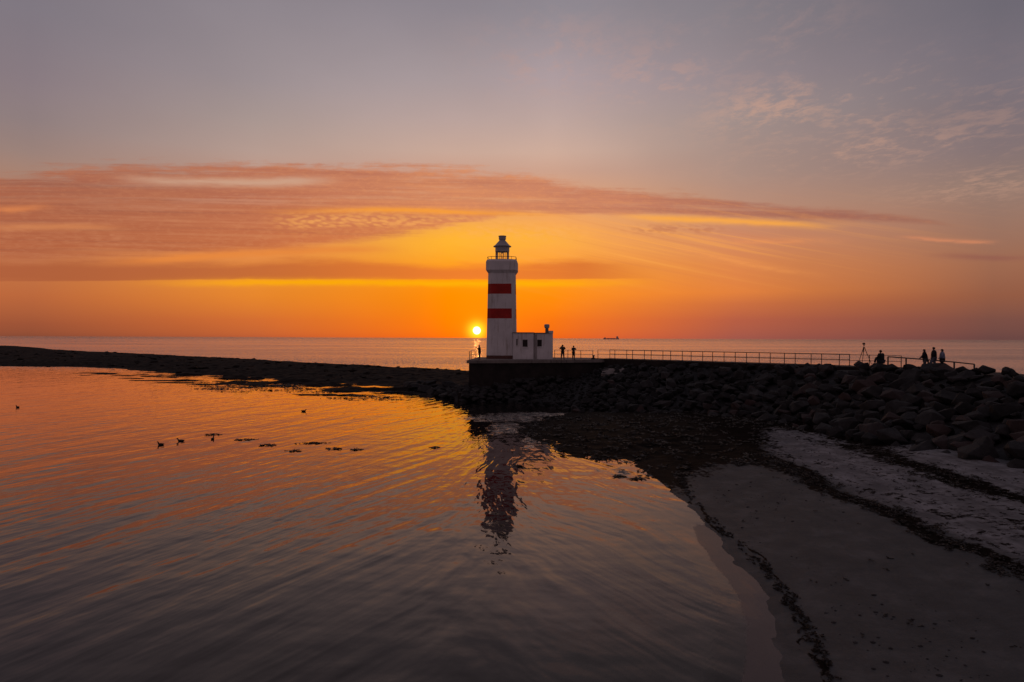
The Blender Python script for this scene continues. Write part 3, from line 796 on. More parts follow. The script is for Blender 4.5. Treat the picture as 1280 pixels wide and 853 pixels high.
bm = bmesh.new()
rr = random.Random(31)
nst = 0
while nst < 280:
    Y = rr.uniform(92, 300); X = (rr.uniform(-10, 590) - 640) / 853 * Y
    if not inside(np.array([X]), np.array([Y]), NEAR + FAR)[0]: continue
    z = float(reef_h(np.array([[X]]), np.array([[Y]]))[0, 0])
    if z < -.1: continue
    nst += 1
    s = rr.choice((.2, .25, .3, .35, .45, .55, .8)) * rr.uniform(.8, 1.2)
    n0 = len(bm.verts)
    bm.from_mesh(BM[rr.randrange(len(BM))]); bm.verts.ensure_lookup_table()
    Mx = Matrix.Translation((X, Y, z + s * .15)) @ Matrix.Rotation(rr.uniform(0, 6), 4, 'Z') @ Matrix.Diagonal((s * 1.5, s * 1.2, s * .7, 1))
    for v in bm.verts[n0:]: v.co = Mx @ v.co
o = obj('reef_stones', bm, reefm)
tag(o, 'loose dark stones and weed humps strewn over the reef', 'stones', kind='stuff')

# rock ledge running out from the foot of the platform to the left
bm = bmesh.new()
rr = random.Random(8)
for k in range(60):
    f = rr.random()
    x = -14.2 + f * 9.5; y = 95.5 - f * 15.5 + rr.uniform(-1.0, 1.8)
    s = rr.uniform(.5, 1.1)
    n0 = len(bm.verts)
    bm.from_mesh(BM[rr.randrange(len(BM))]); bm.verts.ensure_lookup_table()
    Mx = Matrix.Translation((x, y, 0.1 + 0.75 * f + rr.uniform(-.3, .35))) @ Matrix.Rotation(rr.uniform(0, 6), 4, 'Z') @ Matrix.Diagonal((s * 1.3, s, s * .8, 1))
    for v in bm.verts[n0:]: v.co = Mx @ v.co
for (x, y, z, s) in ((-7.4, 82.6, .2, 1.5), (-8.6, 84.6, .3, 1.4), (-9.9, 87.2, .3, 1.5), (-11.4, 90, .4, 1.4), (-12.8, 92.6, .5, 1.5), (-14.0, 94.6, .6, 1.6), (-13.2, 96.0, .7, 1.5), (-6.3, 80.6, .4, 1.4), (-10.6, 91, .9, 1.5), (-8.4, 87, 1.1, 1.5)):
    n0 = len(bm.verts)
    bm.from_mesh(BM[rr.randrange(len(BM))]); bm.verts.ensure_lookup_table()
    Mx = Matrix.Translation((x, y, z)) @ Matrix.Rotation(rr.uniform(0, 6), 4, 'Z') @ Matrix.Diagonal((s * 1.1, s, s * .7, 1))
    for v in bm.verts[n0:]: v.co = Mx @ v.co
for k in range(150):
    f = rr.random(); x = -7.2 + f * 13.0
    yw = 79.0 + max(0, x + 5.2) * .24 if x > -5.2 else 79.0 + (-5.2 - x) * 2.2
    q = rr.random() ** 1.3; y = yw - q * (2.2 + 3.5 * f) + .3
    s = rr.uniform(.35, .85)
    n0 = len(bm.verts)
    bm.from_mesh(BM[rr.randrange(len(BM))]); bm.verts.ensure_lookup_table()
    Mx = Matrix.Translation((x, y, (1 - q) * (1.3 + 1.2 * f) + rr.uniform(-.2, .3))) @ Matrix.Rotation(rr.uniform(0, 6), 4, 'Z') @ Matrix.Rotation(rr.uniform(-.5, .5), 4, 'X') @ Matrix.Diagonal((s * 1.2, s, s * .85, 1))
    for v in bm.verts[n0:]: v.co = Mx @ v.co
o = obj('rock_ledge', bm, M['rock'])
tag(o, 'dark rubble heaped against the foot of the pier wall and running out left', 'rocks', kind='stuff')

for lab, c, sz, rz, tl in (('pale broken concrete slab lying on the rocks below the start of the railing', (12.6, 79.4, 3.2), (4.2, 2.0, .3), -.25, .26),):
    bm = bmesh.new()
    add_box(bm, (0, 0, 0), sz)
    bmesh.ops.subdivide_edges(bm, edges=bm.edges[:], cuts=5, use_grid_fill=True)
    for v in bm.verts:
        q = (float(fbm(np.array([v.co.x * 1.3 + c[0]]), np.array([v.co.y * 1.3]), 3, 2)[0]) - .5)
        v.co.y += q * .9; v.co.z += q * .5; v.co.x += q * .6 * (1 if v.co.y > 0 else -1)
    o = obj('concrete_slab', bm, M['concrete']); o.location = c; o.rotation_euler = (tl, 0, rz)
    tag(o, lab, 'concrete slab')

# ------------------------------------------------------------------ lighthouse
LX, LY = -1.28, 87.0
lh = thing('lighthouse', 'white square lighthouse tower with two red bands and a small grey lantern', 'lighthouse', (LX, LY, DECK), R(-2.5))
def tw(z): return 1.88 - 0.19 * (z - 4.6) / 10.86
zs = [4.6, 5.02, 9.65, 10.90, 12.73, 14.0, 15.35]
bm = bmesh.new()
rings = [chamfer_ring(bm, tw(z), 0.46, z - DECK) for z in zs]
loft(bm, rings, lambda i, k: (2 if i == 0 else (1 if (i in (2, 4) and k in (0, 2, 4, 6, 7)) else 0)))
obj('tower', bm, [M['white'], M['red'], M['plinth']], lh)
bm = bmesh.new()
rings = [chamfer_ring(bm, h, c, z - DECK) for h, c, z in ((1.66, .45, 15.25), (1.72, .47, 15.36), (1.97, .55, 15.72), (1.97, .55, 16.78), (1.86, .52, 17.0), (1.80, .5, 17.06))]
loft(bm, rings); obj('gallery', bm, M['white'], lh)
rl = None
bm = bmesh.new()
ring = [(-1.25, -1.78), (1.25, -1.78), (1.78, -1.25), (1.78, 1.25), (1.25, 1.78), (-1.25, 1.78), (-1.78, 1.25), (-1.78, -1.25)]
for a, b in zip(ring, ring[1:] + ring[:1]):
    add_tube(bm, (a[0], a[1], 12.78), (b[0], b[1], 12.78), .03, seg=6)
    add_tube(bm, (a[0], a[1], 12.4), (a[0], a[1], 12.78), .025, seg=6)
obj('gallery_railing', bm, M['rail'], lh)
LB = 17.06 - DECK
bm = bmesh.new(); add_lathe(bm, [(.92, LB - .02), (.92, LB + .12), (.86, LB + .14)], 24); obj('lantern_base', bm, M['lantern'], lh)
gz0, gz1 = LB + .14, 18.17 - DECK
bm = bmesh.new(); add_lathe(bm, [(.83, gz0), (.83, gz1)], 24)
for f in [f for f in bm.faces if len(f.verts) > 4]: bm.faces.remove(f)
glass = obj('lantern_glass', bm, M['glass'], lh)
for k in range(10):
    a = 2 * math.pi * (k + .3) / 10
    bm = bmesh.new(); add_tube(bm, (.85 * math.cos(a), .85 * math.sin(a), gz0), (.85 * math.cos(a), .85 * math.sin(a), gz1), .028, seg=6)
    obj('glazing_bar', bm, M['lantern'], glass)
bm = bmesh.new(); add_lathe(bm, [(.10, gz0), (.10, gz0 + .25), (.20, gz0 + .3), (.22, gz0 + .55), (.2, gz0 + .8), (.06, gz0 + .86)], 12); obj('lamp_lens', bm, M['glass'], lh)
bm = bmesh.new(); add_lathe(bm, [(.88, gz1), (.90, gz1 + .02), (.90, 18.80 - DECK), (.6, 18.82 - DECK)], 24); obj('lantern_drum', bm, M['lantern'], lh)
bm = bmesh.new(); add_lathe(bm, [(.88, 18.78 - DECK), (1.14, 18.80 - DECK), (1.15, 18.88 - DECK), (.95, 19.0 - DECK), (.72, 19.25 - DECK), (.50, 19.5 - DECK), (.42, 19.58 - DECK)], 24)
roof = obj('lantern_roof', bm, M['roofmetal'], lh)
bm = bmesh.new(); add_lathe(bm, [(.40, 19.56 - DECK), (.40, 19.72 - DECK), (.46, 19.76 - DECK), (.46, 20.08 - DECK), (.50, 20.1 - DECK), (.50, 20.2 - DECK), (.2, 20.24 - DECK)], 20); obj('ventilator', bm, M['roofmetal'], roof)

# annex
ax = thing('annex', 'low white flat roofed building built against the right side of the lighthouse', 'building', (0, 84, DECK))
def wall_block(bm, x0, x1, y0, y1, z1, holes):
    """box with a front face (y0) pierced by recessed openings (hx0,hx1,hz0,hz1)"""
    xs_ = sorted({x0, x1, *[h[0] for h in holes], *[h[1] for h in holes]}); zs_ = sorted({0, z1, *[h[2] for h in holes], *[h[3] for h in holes]})
    vs = {}
    def vt(x, y, z):
        k = (round(x, 4), round(y, 4), round(z, 4))
        if k not in vs: vs[k] = bm.verts.new(k)
        return vs[k]
    rec = 0.14
    for a, b in zip(xs_[:-1], xs_[1:]):
        for c, d in zip(zs_[:-1], zs_[1:]):
            isin = lambda u, w: any(h[0] < u < h[1] and h[2] < w < h[3] for h in holes)
            hole = isin((a + b) / 2, (c + d) / 2)
            yy = y0 + rec if hole else y0
            bm.faces.new((vt(a, yy, c), vt(b, yy, c), vt(b, yy, d), vt(a, yy, d)))
            if hole:
                e = .002
                for (p, q, u, w) in (((a, c), (b, c), (a + b) / 2, c - e), ((b, c), (b, d), b + e, (c + d) / 2), ((b, d), (a, d), (a + b) / 2, d + e), ((a, d), (a, c), a - e, (c + d) / 2)):
                    if isin(u, w): continue
                    bm.faces.new((vt(p[0], y0, p[1]), vt(q[0], y0, q[1]), vt(q[0], yy, q[1]), vt(p[0], yy, p[1])))
    bk = [vt(x0, y1, 0), vt(x1, y1, 0), vt(x1, y1, z1), vt(x0, y1, z1)]
    bm.faces.new(bk[::-1])
    bm.faces.new((vt(x1, y0, 0), bk[1], bk[2], vt(x1, y0, z1)))
    bm.faces.new((vt(x0, y0, z1), bk[3], bk[0], vt(x0, y0, 0)))
    bm.faces.new((vt(x0, y0, z1), vt(x1, y0, z1), bk[2], bk[3]))
bm = bmesh.new(); wall_block(bm, 0.12, 2.66, 0.2, 4.6, 3.22, [(0.52, 0.70, 1.7, 2.5), (1.30, 1.94, 1.5, 2.42)]); obj('wall', bm, M['white'], ax)
bm = bmesh.new(); wall_block(bm, 2.663, 5.08, 0.75, 4.8, 3.18, [(3.12, 3.72, 1.55, 2.42)]); obj('wall', bm, M['white'], ax)
bm = bmesh.new(); add_box(bm, (1.39, 2.4, 3.27), (2.7, 4.56, .1)); add_box(bm, (3.9, 2.75, 3.235), (2.34, 4.2, .1)); obj('roof', bm, M['concrete'], ax)
bm = bmesh.new(); add_box(bm, (4.86, 2.75, 3.36), (.5, 4.24, .34)); obj('parapet', bm, M['white'], ax)
bm = bmesh.new(); add_box(bm, (3.0, 0.70, 1.55), (.12, .10, 3.0)); add_tube(bm, (2.76, .68, 0), (2.76, .68, 3.1), .055); obj('downpipe', bm, M['frame'], ax)
for (a, b, c, d, y) in ((1.30, 1.94, 1.5, 2.42, .2), (3.12, 3.72, 1.55, 2.42, .75), (0.52, .70, 1.7, 2.5, .2)):
    bm = bmesh.new()
    cx, cz = (a + b) / 2, (c + d) / 2
    t_ = .035
    for (x0, x1, z0, z1) in ((a, a + t_, c, d), (b - t_, b, c, d), (a + t_, b - t_, c, c + t_), (a + t_, b - t_, d - t_, d)):
        add_box(bm, ((x0 + x1) / 2, y + .1, (z0 + z1) / 2), (x1 - x0, .06, z1 - z0))
    w = obj('window', bm, M['frame'], ax)
    bm = bmesh.new(); add_box(bm, (cx, y + .115, cz), (b - a - 2 * t_ - .004, .03, d - c - 2 * t_ - .004)); obj('pane', bm, M['dark'], w)
    bm = bmesh.new(); add_box(bm, (cx, y - .02, c - .045), (b - a + .16, .12, .07)); obj('sill', bm, M['white'], w)
bm = bmesh.new(); add_box(bm, (1.5, .185, .55), (1.9, .03, 1.05)); obj('wall_panel', bm, M['white'], ax)
bm = bmesh.new(); add_box(bm, (4.42, 2.6, 3.55), (.40, .40, .6)); ch = obj('chimney', bm, M['concrete'], ax)
bm = bmesh.new(); add_lathe(bm, [(.20, 3.85), (.31, 3.93), (.34, 4.05), (.34, 4.28), (.28, 4.36), (.1, 4.38)], 16, (4.42, 2.6)); obj('chimney_cap', bm, M['roofmetal'], ch)

# ------------------------------------------------------------------ railings
def railing(name, label, posts, hgt, group=None, r=.03, rr_=.022, mid=True, zf=None, extra=0.0):
    root = thing(name, label, 'railing', (posts[0][0], posts[0][1], posts[0][2]), 0, group)
    o0 = Vector(posts[0])
    pm = None
    for p in posts:
        if pm is None:
            bm = bmesh.new(); add_tube(bm, (0, 0, -.15), (0, 0, hgt), r * 1.3, seg=8); add_box(bm, (0, 0, .02), (.16, .16, .03))
            q = obj('post', bm, M['rail'], root); pm = q
        else:
            q = pm.copy(); COL.objects.link(q); q.parent = root
        q.location = Vector(p) - o0
    for nm, h in (('top_rail', hgt), ('mid_rail', hgt * .52)):
        if nm == 'mid_rail' and not mid: continue
        bm = bmesh.new()
        for a, b in zip(posts[:-1], posts[1:]):
            a, b = Vector(a) - o0, Vector(b) - o0
            add_tube(bm, (a.x, a.y, a.z + h), (b.x, b.y, b.z + h), (r if not mid else rr_), seg=8)
        obj(nm, bm, M['rail'], root)
    return root
def s_at(px, off):          # distance along the walkway of a bearing (bearing measured from the photo)
    k = (px - 640) / 853.0
    # x = k y
    return ((k * (A_w.y + n_w.y * off) - (A_w.x + n_w.x * off)) / (d_w.x - k * d_w.y))
s0 = s_at(864, 0.0)
near = [wpt(s0 + 2.66 * k, 0.0) + (4.66,) for k in range(-5, 9)]
railing('railing', 'long two bar steel railing on the near edge of the pier walkway', near, 1.1)
s1 = s_at(853, 2.3)
far = [wpt(s1 + 2.66 * k, 2.3) + (4.66,) for k in range(-4, 8)]
railing('railing', 'two bar steel railing on the seaward edge of the pier walkway behind the nearer one', far, 1.1)
bend = [(33.4, 60.6, 4.62), (34.2, 59.2, 4.55), (35.2, 57.7, 4.45), (36.3, 56.0, 4.32), (37.0, 54.6, 4.2)]
gr = railing('guard_rail', 'sloping guard rail with a thick top bar behind the three people', bend, 1.05, r=.05, mid=False)
gr['category'] = 'guard rail'
lp = [(-4.95, 81.4, DECK), (-4.5, 81.6, DECK), (-4.05, 84.5, DECK)]
railing('railing', 'short end railing left of the lighthouse beside a lone person', [(-5.0, 80.2, DECK), (-5.05, 84.5, DECK), (-4.65, 86.5, DECK), (-4.3, 89, DECK)], 1.0)
railing('railing', 'low railing behind the two photographers right of the white building', [(5.6, 89.5, DECK), (7.3, 89.0, DECK), (8.9, 88.2, DECK), (10.3, 86.9, DECK)], 1.05)
bo = thing('bollard', 'small dark mooring bollard on the pier edge between the photographers and the railing', 'bollard', (10.05, 84.6, DECK))
bm = bmesh.new(); add_box(bm, (0, 0, .1), (.42, .42, .2), bevel=.03); obj('base', bm, M['plastic'], bo)
bm = bmesh.new(); add_lathe(bm, [(.12, .2), (.11, .38), (.17, .42), (.17, .5), (.08, .53)], 12, (.06, 0)); obj('head', bm, M['plastic'], bo)

# ------------------------------------------------------------------ people
def skin_mesh(name, verts, edges, radii, mat, parent, sub=2, root=0, extra=None):
    me = bpy.data.meshes.new(name); me.from_pydata([tuple(v) for v in verts], edges, []); me.update()
    tmp = bpy.data.objects.new('tmp', me); COL.objects.link(tmp)
    md = tmp.modifiers.new('s', 'SKIN'); md.use_smooth_shade = True
    for i, r in enumerate(radii):
        sv = me.skin_vertices[0].data[i]
        sv.radius = (r, r) if not isinstance(r, tuple) else r
        sv.use_root = (i == root)
    if sub:
        sd = tmp.modifiers.new('d', 'SUBSURF'); sd.levels = sub; sd.render_levels = sub
    dg = bpy.context.evaluated_depsgraph_get(); dg.update()
    out = bpy.data.meshes.new_from_object(tmp.evaluated_get(dg))
    bpy.data.objects.remove(tmp)
    out.name = name
    if extra:
        bm = bmesh.new(); bm.from_mesh(out); extra(bm); bm.to_mesh(out); bm.free()
    out.materials.clear(); out.materials.append(mat)
    for p in out.polygons: p.use_smooth = True
    return link_mesh(name, out, parent)

def person(label, loc, rz, pose, top, legs, hair=True, hgt=1.75, group=None, long_hair=False, bulky=1.0, female=False):
    """pose: joints in body space, y forward, x to the body's right. Keys: hip z, lean, el/ha (elbow, hand) and kn/fo (knee, foot) per side"""
    k = hgt / 1.75
    root = thing('person', label, 'person', loc, rz, group)
    hz_ = pose.get('hip', 0.93); ln = pose.get('lean', 0.0)
    pel = Vector((0, 0, hz_)); wai = Vector((0, ln * .35, hz_ + .18)); che = Vector((0, ln * .75, hz_ + .38)); nec = Vector((0, ln, hz_ + .55)); chn = Vector((0, ln + .02, hz_ + .63))
    hd = Vector((0, ln + pose.get('nod', .03), hz_ + .715)); crown = hd + Vector((0, 0.0, .075))
    J = [pel, wai, che, nec, chn, hd, crown]
    Rr = [.125, .115, (.155, .11), .062, .055, .092, .07]
    E = [(0, 1), (1, 2), (2, 3), (3, 4), (4, 5), (5, 6)]
    idx = {}
    sw = .175 if female else .195
    for s, nm in ((-1, 'l'), (1, 'r')):
        sh = Vector((s * sw, ln * .92, hz_ + .50))
        e_, h_ = Vector(pose['el' + nm]), Vector(pose['ha' + nm])
        hp = Vector((s * .095, 0, hz_ - .05)); kn, fo = Vector(pose['kn' + nm]), Vector(pose['fo' + nm])
        b = len(J)
        tip = h_ + (h_ - e_).normalized() * .07
        toe = fo + Vector(pose.get('toe' + nm, (s * .03, .17, -.045)))
        J += [sh, e_, h_, tip, hp, kn, fo, toe]
        Rr += [.062, .046, .033, .03, .088, .062, .045, .035]
        E += [(2, b), (b, b + 1), (b + 1, b + 2), (b + 2, b + 3), (0, b + 4), (b + 4, b + 5), (b + 5, b + 6), (b + 6, b + 7)]
        idx[nm] = b
    J = [j * k for j in J]
    def extras(bm):
        for nm, s in (('l', -1), ('r', 1)):           # fingers and thumb, nose, ears
            e_, h_, tip = J[idx[nm] + 1], J[idx[nm] + 2], J[idx[nm] + 3]
            d = (h_ - e_).normalized(); side = d.cross(Vector((0, 0, 1)))
            if side.length < .1: side = d.cross(Vector((0, 1, 0)))
            side.normalize(); upv = side.cross(d)
            for q, ln_ in ((-1.5, .062), (-.5, .075), (.5, .07), (1.5, .055)):
                a = tip + side * q * .017 - d * .01; m_ = a + d * ln_ * .6 - upv * .008; z_ = m_ + d * ln_ * .35 - upv * .03
                add_tube(bm, a, m_, .009, .008, 6); add_tube(bm, m_, z_, .008, .006, 6)
            a = h_ + side * .03 * -s; add_tube(bm, a, a + d * .05 + side * .035 * -s, .011, .008, 6)
        h = J[5]
        add_tube(bm, h + Vector((0, .085, .015)), h + Vector((0, .115, -.02)), .008, .016, 6)
        for s in (-1, 1):
            add_tube(bm, h + Vector((s * .085, 0, -.015)), h + Vector((s * .10, -.008, .02)), .016, .02, 8)
            add_tube(bm, h + Vector((s * .032, .08, .02)), h + Vector((s * .032, .093, .02)), .012, .008, 8)
        add_tube(bm, h + Vector((-.022, .087, -.05)), h + Vector((.022, .087, -.05)), .007, .007, 6)
    skin_mesh('body', J, E, [tuple(x * k for x in r) if isinstance(r, tuple) else r * k for r in Rr], M['skin'], root, 2, 0, extras)
    # jacket: torso and sleeves
    ids = [0, 1, 2, 3]; Ej = [(0, 1), (1, 2), (2, 3)]; jr = [.15 * bulky, .148 * bulky, (.185 * bulky, .145 * bulky), .085]; V_ = [J[0] - Vector((0, 0, .06)), J[1], J[2], J[3] - Vector((0, 0, .02))]
    for nm in 'lr':
        b = idx[nm]; n0 = len(V_)
        V_ += [J[b], J[b + 1], J[b + 2] - (J[b + 2] - J[b + 1]).normalized() * .02]; jr += [.085 * bulky, .066 * bulky, .05]
        Ej += [(2, n0), (n0, n0 + 1), (n0 + 1, n0 + 2)]
    skin_mesh('jacket', V_, Ej, [tuple(x * k for x in r) if isinstance(r, tuple) else r * k for r in jr], M[top], root, 2)
    lb = 1 + (bulky - 1) * .7
    V_ = [J[0]]; Ej = []; jr = [.135 * lb]
    for nm in 'lr':
        b = idx[nm]; n0 = len(V_)
        V_ += [J[b + 4], J[b + 5], J[b + 6] + Vector((0, 0, .05))]; jr += [.108 * lb, .078 * lb, .062 * lb]
        Ej += [(0, n0), (n0, n0 + 1), (n0 + 1, n0 + 2)]
    skin_mesh('trousers', V_, Ej, [r * k for r in jr], M[legs], root, 2)
    for nm in 'lr':
        b = idx[nm]; f, t_ = J[b + 6], J[b + 7]
        skin_mesh('shoe', [f + Vector((0, 0, .02)), f + Vector((0, -.03, -.045)), t_ + Vector((0, .02, -.005))], [(0, 1), (1, 2)], [.052 * k, .05 * k, .043 * k], M['black_cloth'], root, 1)
    bm = bmesh.new()
    bmesh.ops.create_icosphere(bm, subdivisions=3, radius=.106 * k, matrix=Matrix.Translation(J[5] + Vector((0, -.014, .03)) * k))
    h0 = J[5]
    for v in bm.verts:
        r_ = v.co - h0
        if r_.y > .045 and r_.z < .055: v.co.y = h0.y + .03 - max(0, .0)
        v.co += r_.normalized() * .008 * math.sin(40 * r_.x + 31 * r_.z)
        if r_.z < -.06 and not long_hair: v.co.z = h0.z - .055
        if long_hair and r_.z < 0: v.co.z = h0.z + r_.z * 2.4; v.co.y -= .02
    obj('hair', bm, M['hair'], root, True)
    return root

STAND = dict(ell=(-.26, -.02, 1.18), hal=(-.27, .08, .93), elr=(.26, -.02, 1.18), har=(.27, .08, .93), knl=(-.10, .03, .50), fol=(-.11, 0, .085), knr=(.10, .03, .50), foR=(.11, 0, .085), **{'for': (.11, 0, .085)})
def P(**kw): q = dict(STAND); q.update(kw); return q
SHOOT = P(ell=(-.33, .12, 1.26), hal=(-.09, .25, 1.56), elr=(.33, .12, 1.26), har=(.09, .25, 1.56), knl=(-.13, .03, .5), fol=(-.17, 0, .085), knr=(.13, .03, .5), **{'for': (.17, 0, .085)})
def handheld(label, loc, rz, phone=False):
    c = thing('camera', label, 'camera', loc, rz)
    bm = bmesh.new(); add_box(bm, (0, 0, 0), (.14, .06, .10), bevel=.01); add_box(bm, (0, 0, .06), (.05, .05, .03)); obj('camera_body', bm, M['plastic'], c)
    bm = bmesh.new(); add_tube(bm, (0, .03, 0), (0, .12, 0), .038, .042, 12); obj('lens', bm, M['plastic'], c)
    return c
# lone person left of the tower, side-on, holding a camera up before the face
person('person in dark jacket standing alone left of the lighthouse holding a camera up', (-3.92, 82.6, DECK), R(78),
       P(ell=(-.20, .16, 1.22), hal=(-.05, .29, 1.42), elr=(.20, .16, 1.22), har=(.05, .29, 1.42)), 'black_cloth', 'navy_cloth', hgt=1.7, bulky=1.2)
def held_at(loc, rz, f, z): return (loc[0] - math.sin(rz) * f, loc[1] + math.cos(rz) * f, loc[2] + z)
handheld('small dark camera held up by the lone person left of the lighthouse', held_at((-3.92, 82.6, DECK), R(78), .34, 1.41), R(78))
person('taller of the two photographers right of the white building, both elbows out', (6.16, 82.9, DECK), R(8), SHOOT, 'black_cloth', 'navy_cloth', hgt=1.80, bulky=1.3)
handheld('dark camera raised to the eyes of the taller photographer', held_at((6.16, 82.9, DECK), R(8), .28, 1.60), R(8))
person('shorter of the two photographers right of the white building, elbow raised', (7.54, 83.6, DECK), R(-25),
       P(ell=(-.24, .10, 1.20), hal=(-.08, .28, 1.42), elr=(.31, .10, 1.25), har=(.08, .28, 1.45)), 'navy_cloth', 'black_cloth', hgt=1.68, bulky=1.2)
handheld('dark camera in the hands of the shorter photographer', held_at((7.54, 83.6, DECK), R(-25), .30, 1.37), R(-25))
# seated on the crest
SEAT = P(hip=.12, lean=.10, knl=(-.17, .42, .28), fol=(-.15, .52, -.12), knr=(.17, .42, .28), ell=(-.27, .16, .36), hal=(-.20, .40, .34), elr=(.27, .16, .36), har=(.20, .40, .34), **{'for': (.15, .52, -.12)})
person('person in dark clothes sitting on the rocks beside the tripod, looking out to sea', (31.45, 58.0, 5.28), R(25), SEAT, 'black_cloth', 'navy_cloth', hgt=1.86, bulky=1.45)
seat_rock = link_mesh('boulder', BM[4]); seat_rock.location = (31.35, 58.05, 4.82); seat_rock.scale = (1.15, .85, .66); seat_rock.rotation_euler = (0, 0, .6)
tag(seat_rock, 'broad flat boulder on the crest of the rock bank with a person sitting on it', 'boulder', 'boulders along the crest of the rock bank')
# three people further right
person('leftmost of three people on the right, dark top, arms reaching forward', (34.65, 57.2, 4.70), R(62),
       P(lean=.07, ell=(-.21, .16, 1.16), hal=(-.14, .36, 1.0), elr=(.21, .18, 1.14), har=(.14, .40, 1.0), knl=(-.10, .08, .50)), 'black_cloth', 'grey_cloth', hgt=1.68, long_hair=True, female=True, bulky=1.6)
person('tallest of three people on the right, in dark t-shirt, walking with legs apart', (35.25, 57.0, 4.72), R(48),
       P(ell=(-.28, -.02, 1.17), hal=(-.26, .14, .95), elr=(.28, -.04, 1.17), har=(.29, .06, .92), knl=(-.10, .22, .50), fol=(-.10, .30, .10), knr=(.10, -.02, .5), **{'for': (.10, -.24, .09)}), 'black_cloth', 'palejeans', hgt=1.84, bulky=1.5)
person('rightmost of three people on the right, in a pale blue top', (35.95, 57.0, 4.66), R(65),
       P(ell=(-.23, .06, 1.17), hal=(-.18, .24, 1.02), elr=(.23, .02, 1.17), har=(.20, .2, 1.02)), 'blue_cloth', 'black_cloth', hgt=1.74, long_hair=True, female=True, bulky=1.6)

# tripod with camera standing on the crest
tp = thing('tripod', 'tall thin tripod with camera standing on rocks left of the seated person', 'tripod', (30.95, 60.0, 5.05))
for a in (75, 195, 315):
    bm = bmesh.new(); ca, sa = math.cos(R(a)), math.sin(R(a))
    add_tube(bm, (ca * .05, sa * .05, 1.42), (ca * .32, sa * .32, .72), .032, .028, 8); add_tube(bm, (ca * .32, sa * .32, .74), (ca * .62, sa * .62, 0), .024, .02, 8)
    obj('leg', bm, M['plastic'], tp)
bm = bmesh.new(); add_tube(bm, (0, 0, 1.05), (0, 0, 1.62), .02, seg=8); add_lathe(bm, [(.07, 1.38), (.07, 1.46), (.03, 1.5)], 10); obj('centre_column', bm, M['plastic'], tp)
bm = bmesh.new(); add_lathe(bm, [(.03, 1.6), (.06, 1.62), (.05, 1.68)], 10); obj('head', bm, M['plastic'], tp)
bm = bmesh.new(); add_box(bm, (0, 0, 1.77), (.20, .12, .15), R(20), bevel=.015); cb = obj('camera_body', bm, M['plastic'], tp)
bm = bmesh.new(); add_tube(bm, (-.02, .05, 1.76), (-.03, .15, 1.76), .05, .055, 12); obj('lens', bm, M['plastic'], cb)

# ------------------------------------------------------------------ ship
SY = 5400.0
sh = thing('cargo_ship', 'faint cargo ship low on the horizon right of the lighthouse', 'ship', ((764 - 640) / 853 * SY, SY, 0))
bm = bmesh.new()
secs = [(-62, 4, 7.5), (-56, 8, 8.5), (-40, 9.5, 8), (40, 9.5, 7.5), (56, 8, 8), (62, 3, 10)]
secs = [(x, b, z) for x, b, z in secs]
rows = []
for x, b, z in secs: rows.append([bm.verts.new((x, -b, -1)), bm.verts.new((x, -b, z)), bm.verts.new((x, b, z)), bm.verts.new((x, b, -1))])
for a, b in zip(rows[:-1], rows[1:]):
    for k in range(4): bm.faces.new((a[k], a[(k + 1) % 4], b[(k + 1) % 4], b[k]))
bm.faces.new(rows[0]); bm.faces.new(rows[-1][::-1])
obj('hull', bm, M['shiphaze_hull'], sh)
bm = bmesh.new(); add_box(bm, (48, 0, 14), (15, 15, 13)); add_box(bm, (46, 0, 22.2), (10, 17, 3.5)); add_box(bm, (51, 0, 25.4), (4, 5, 3)); obj('superstructure', bm, M['shiphaze_house'], sh)
bm = bmesh.new(); add_box(bm, (-50, 0, 11.5), (14, 12, 6)); obj('forecastle', bm, M['shiphaze_hull'], sh)
bm = bmesh.new()
for x in (-22, 2, 24): add_box(bm, (x, 0, 8.8), (18, 13, 2))
obj('hatch_covers', bm, M['shiphaze_hull'], sh)

# ------------------------------------------------------------------ ducks and floating weed on the lagoon
def duck_mesh():
    me = None
    V_ = [(0, -.20, .07), (0, -.12, .055), (0, .02, .05), (0, .13, .06), (0, .17, .13), (0, .19, .20), (0, .225, .215), (0, .29, .205), (0, -.27, .10)]
    E_ = [(0, 1), (1, 2), (2, 3), (3, 4), (4, 5), (5, 6), (6, 7), (0, 8)]
    o = skin_mesh('duck', [Vector(v) for v in V_], E_, [(.06, .05), (.085, .08), (.10, .085), (.07, .065), .038, .043, .036, .014, .02], M['duck'], None, 2, 2)
    return o
def lag_pt(px, py):     # bearing and depression measured in the photo, put on the water plane
    h = 420.3 + px / 1280 * 5
    Y = 853 * CAM_Z / (py - h)
    return ((px - 640) / 853 * Y, Y)
d0 = None
for lab, (x, y), rz in (('dark duck swimming on the lagoon, leftmost of the three close together', lag_pt(201, 556.5), 80),
                        ('dark duck swimming on the lagoon, middle one of the three close together', lag_pt(226, 552), 95),
                        ('dark duck facing away on the lagoon, rightmost of the three close together', lag_pt(266, 549.5), 5),
                        ('lone dark duck on the bright orange water below the reef', lag_pt(380, 514.5), -80),
                        ('lone duck far left near the edge of the picture', lag_pt(22, 509.5), 70)):
    if d0 is None: o = d0 = duck_mesh()
    else: o = d0.copy(); COL.objects.link(o)
    o.location = (x, y, -.01); o.rotation_euler = (0, 0, R(rz)); s = 1.0; o.scale = (s, s, s)
    tag(o, lab, 'duck', 'ducks on the lagoon')

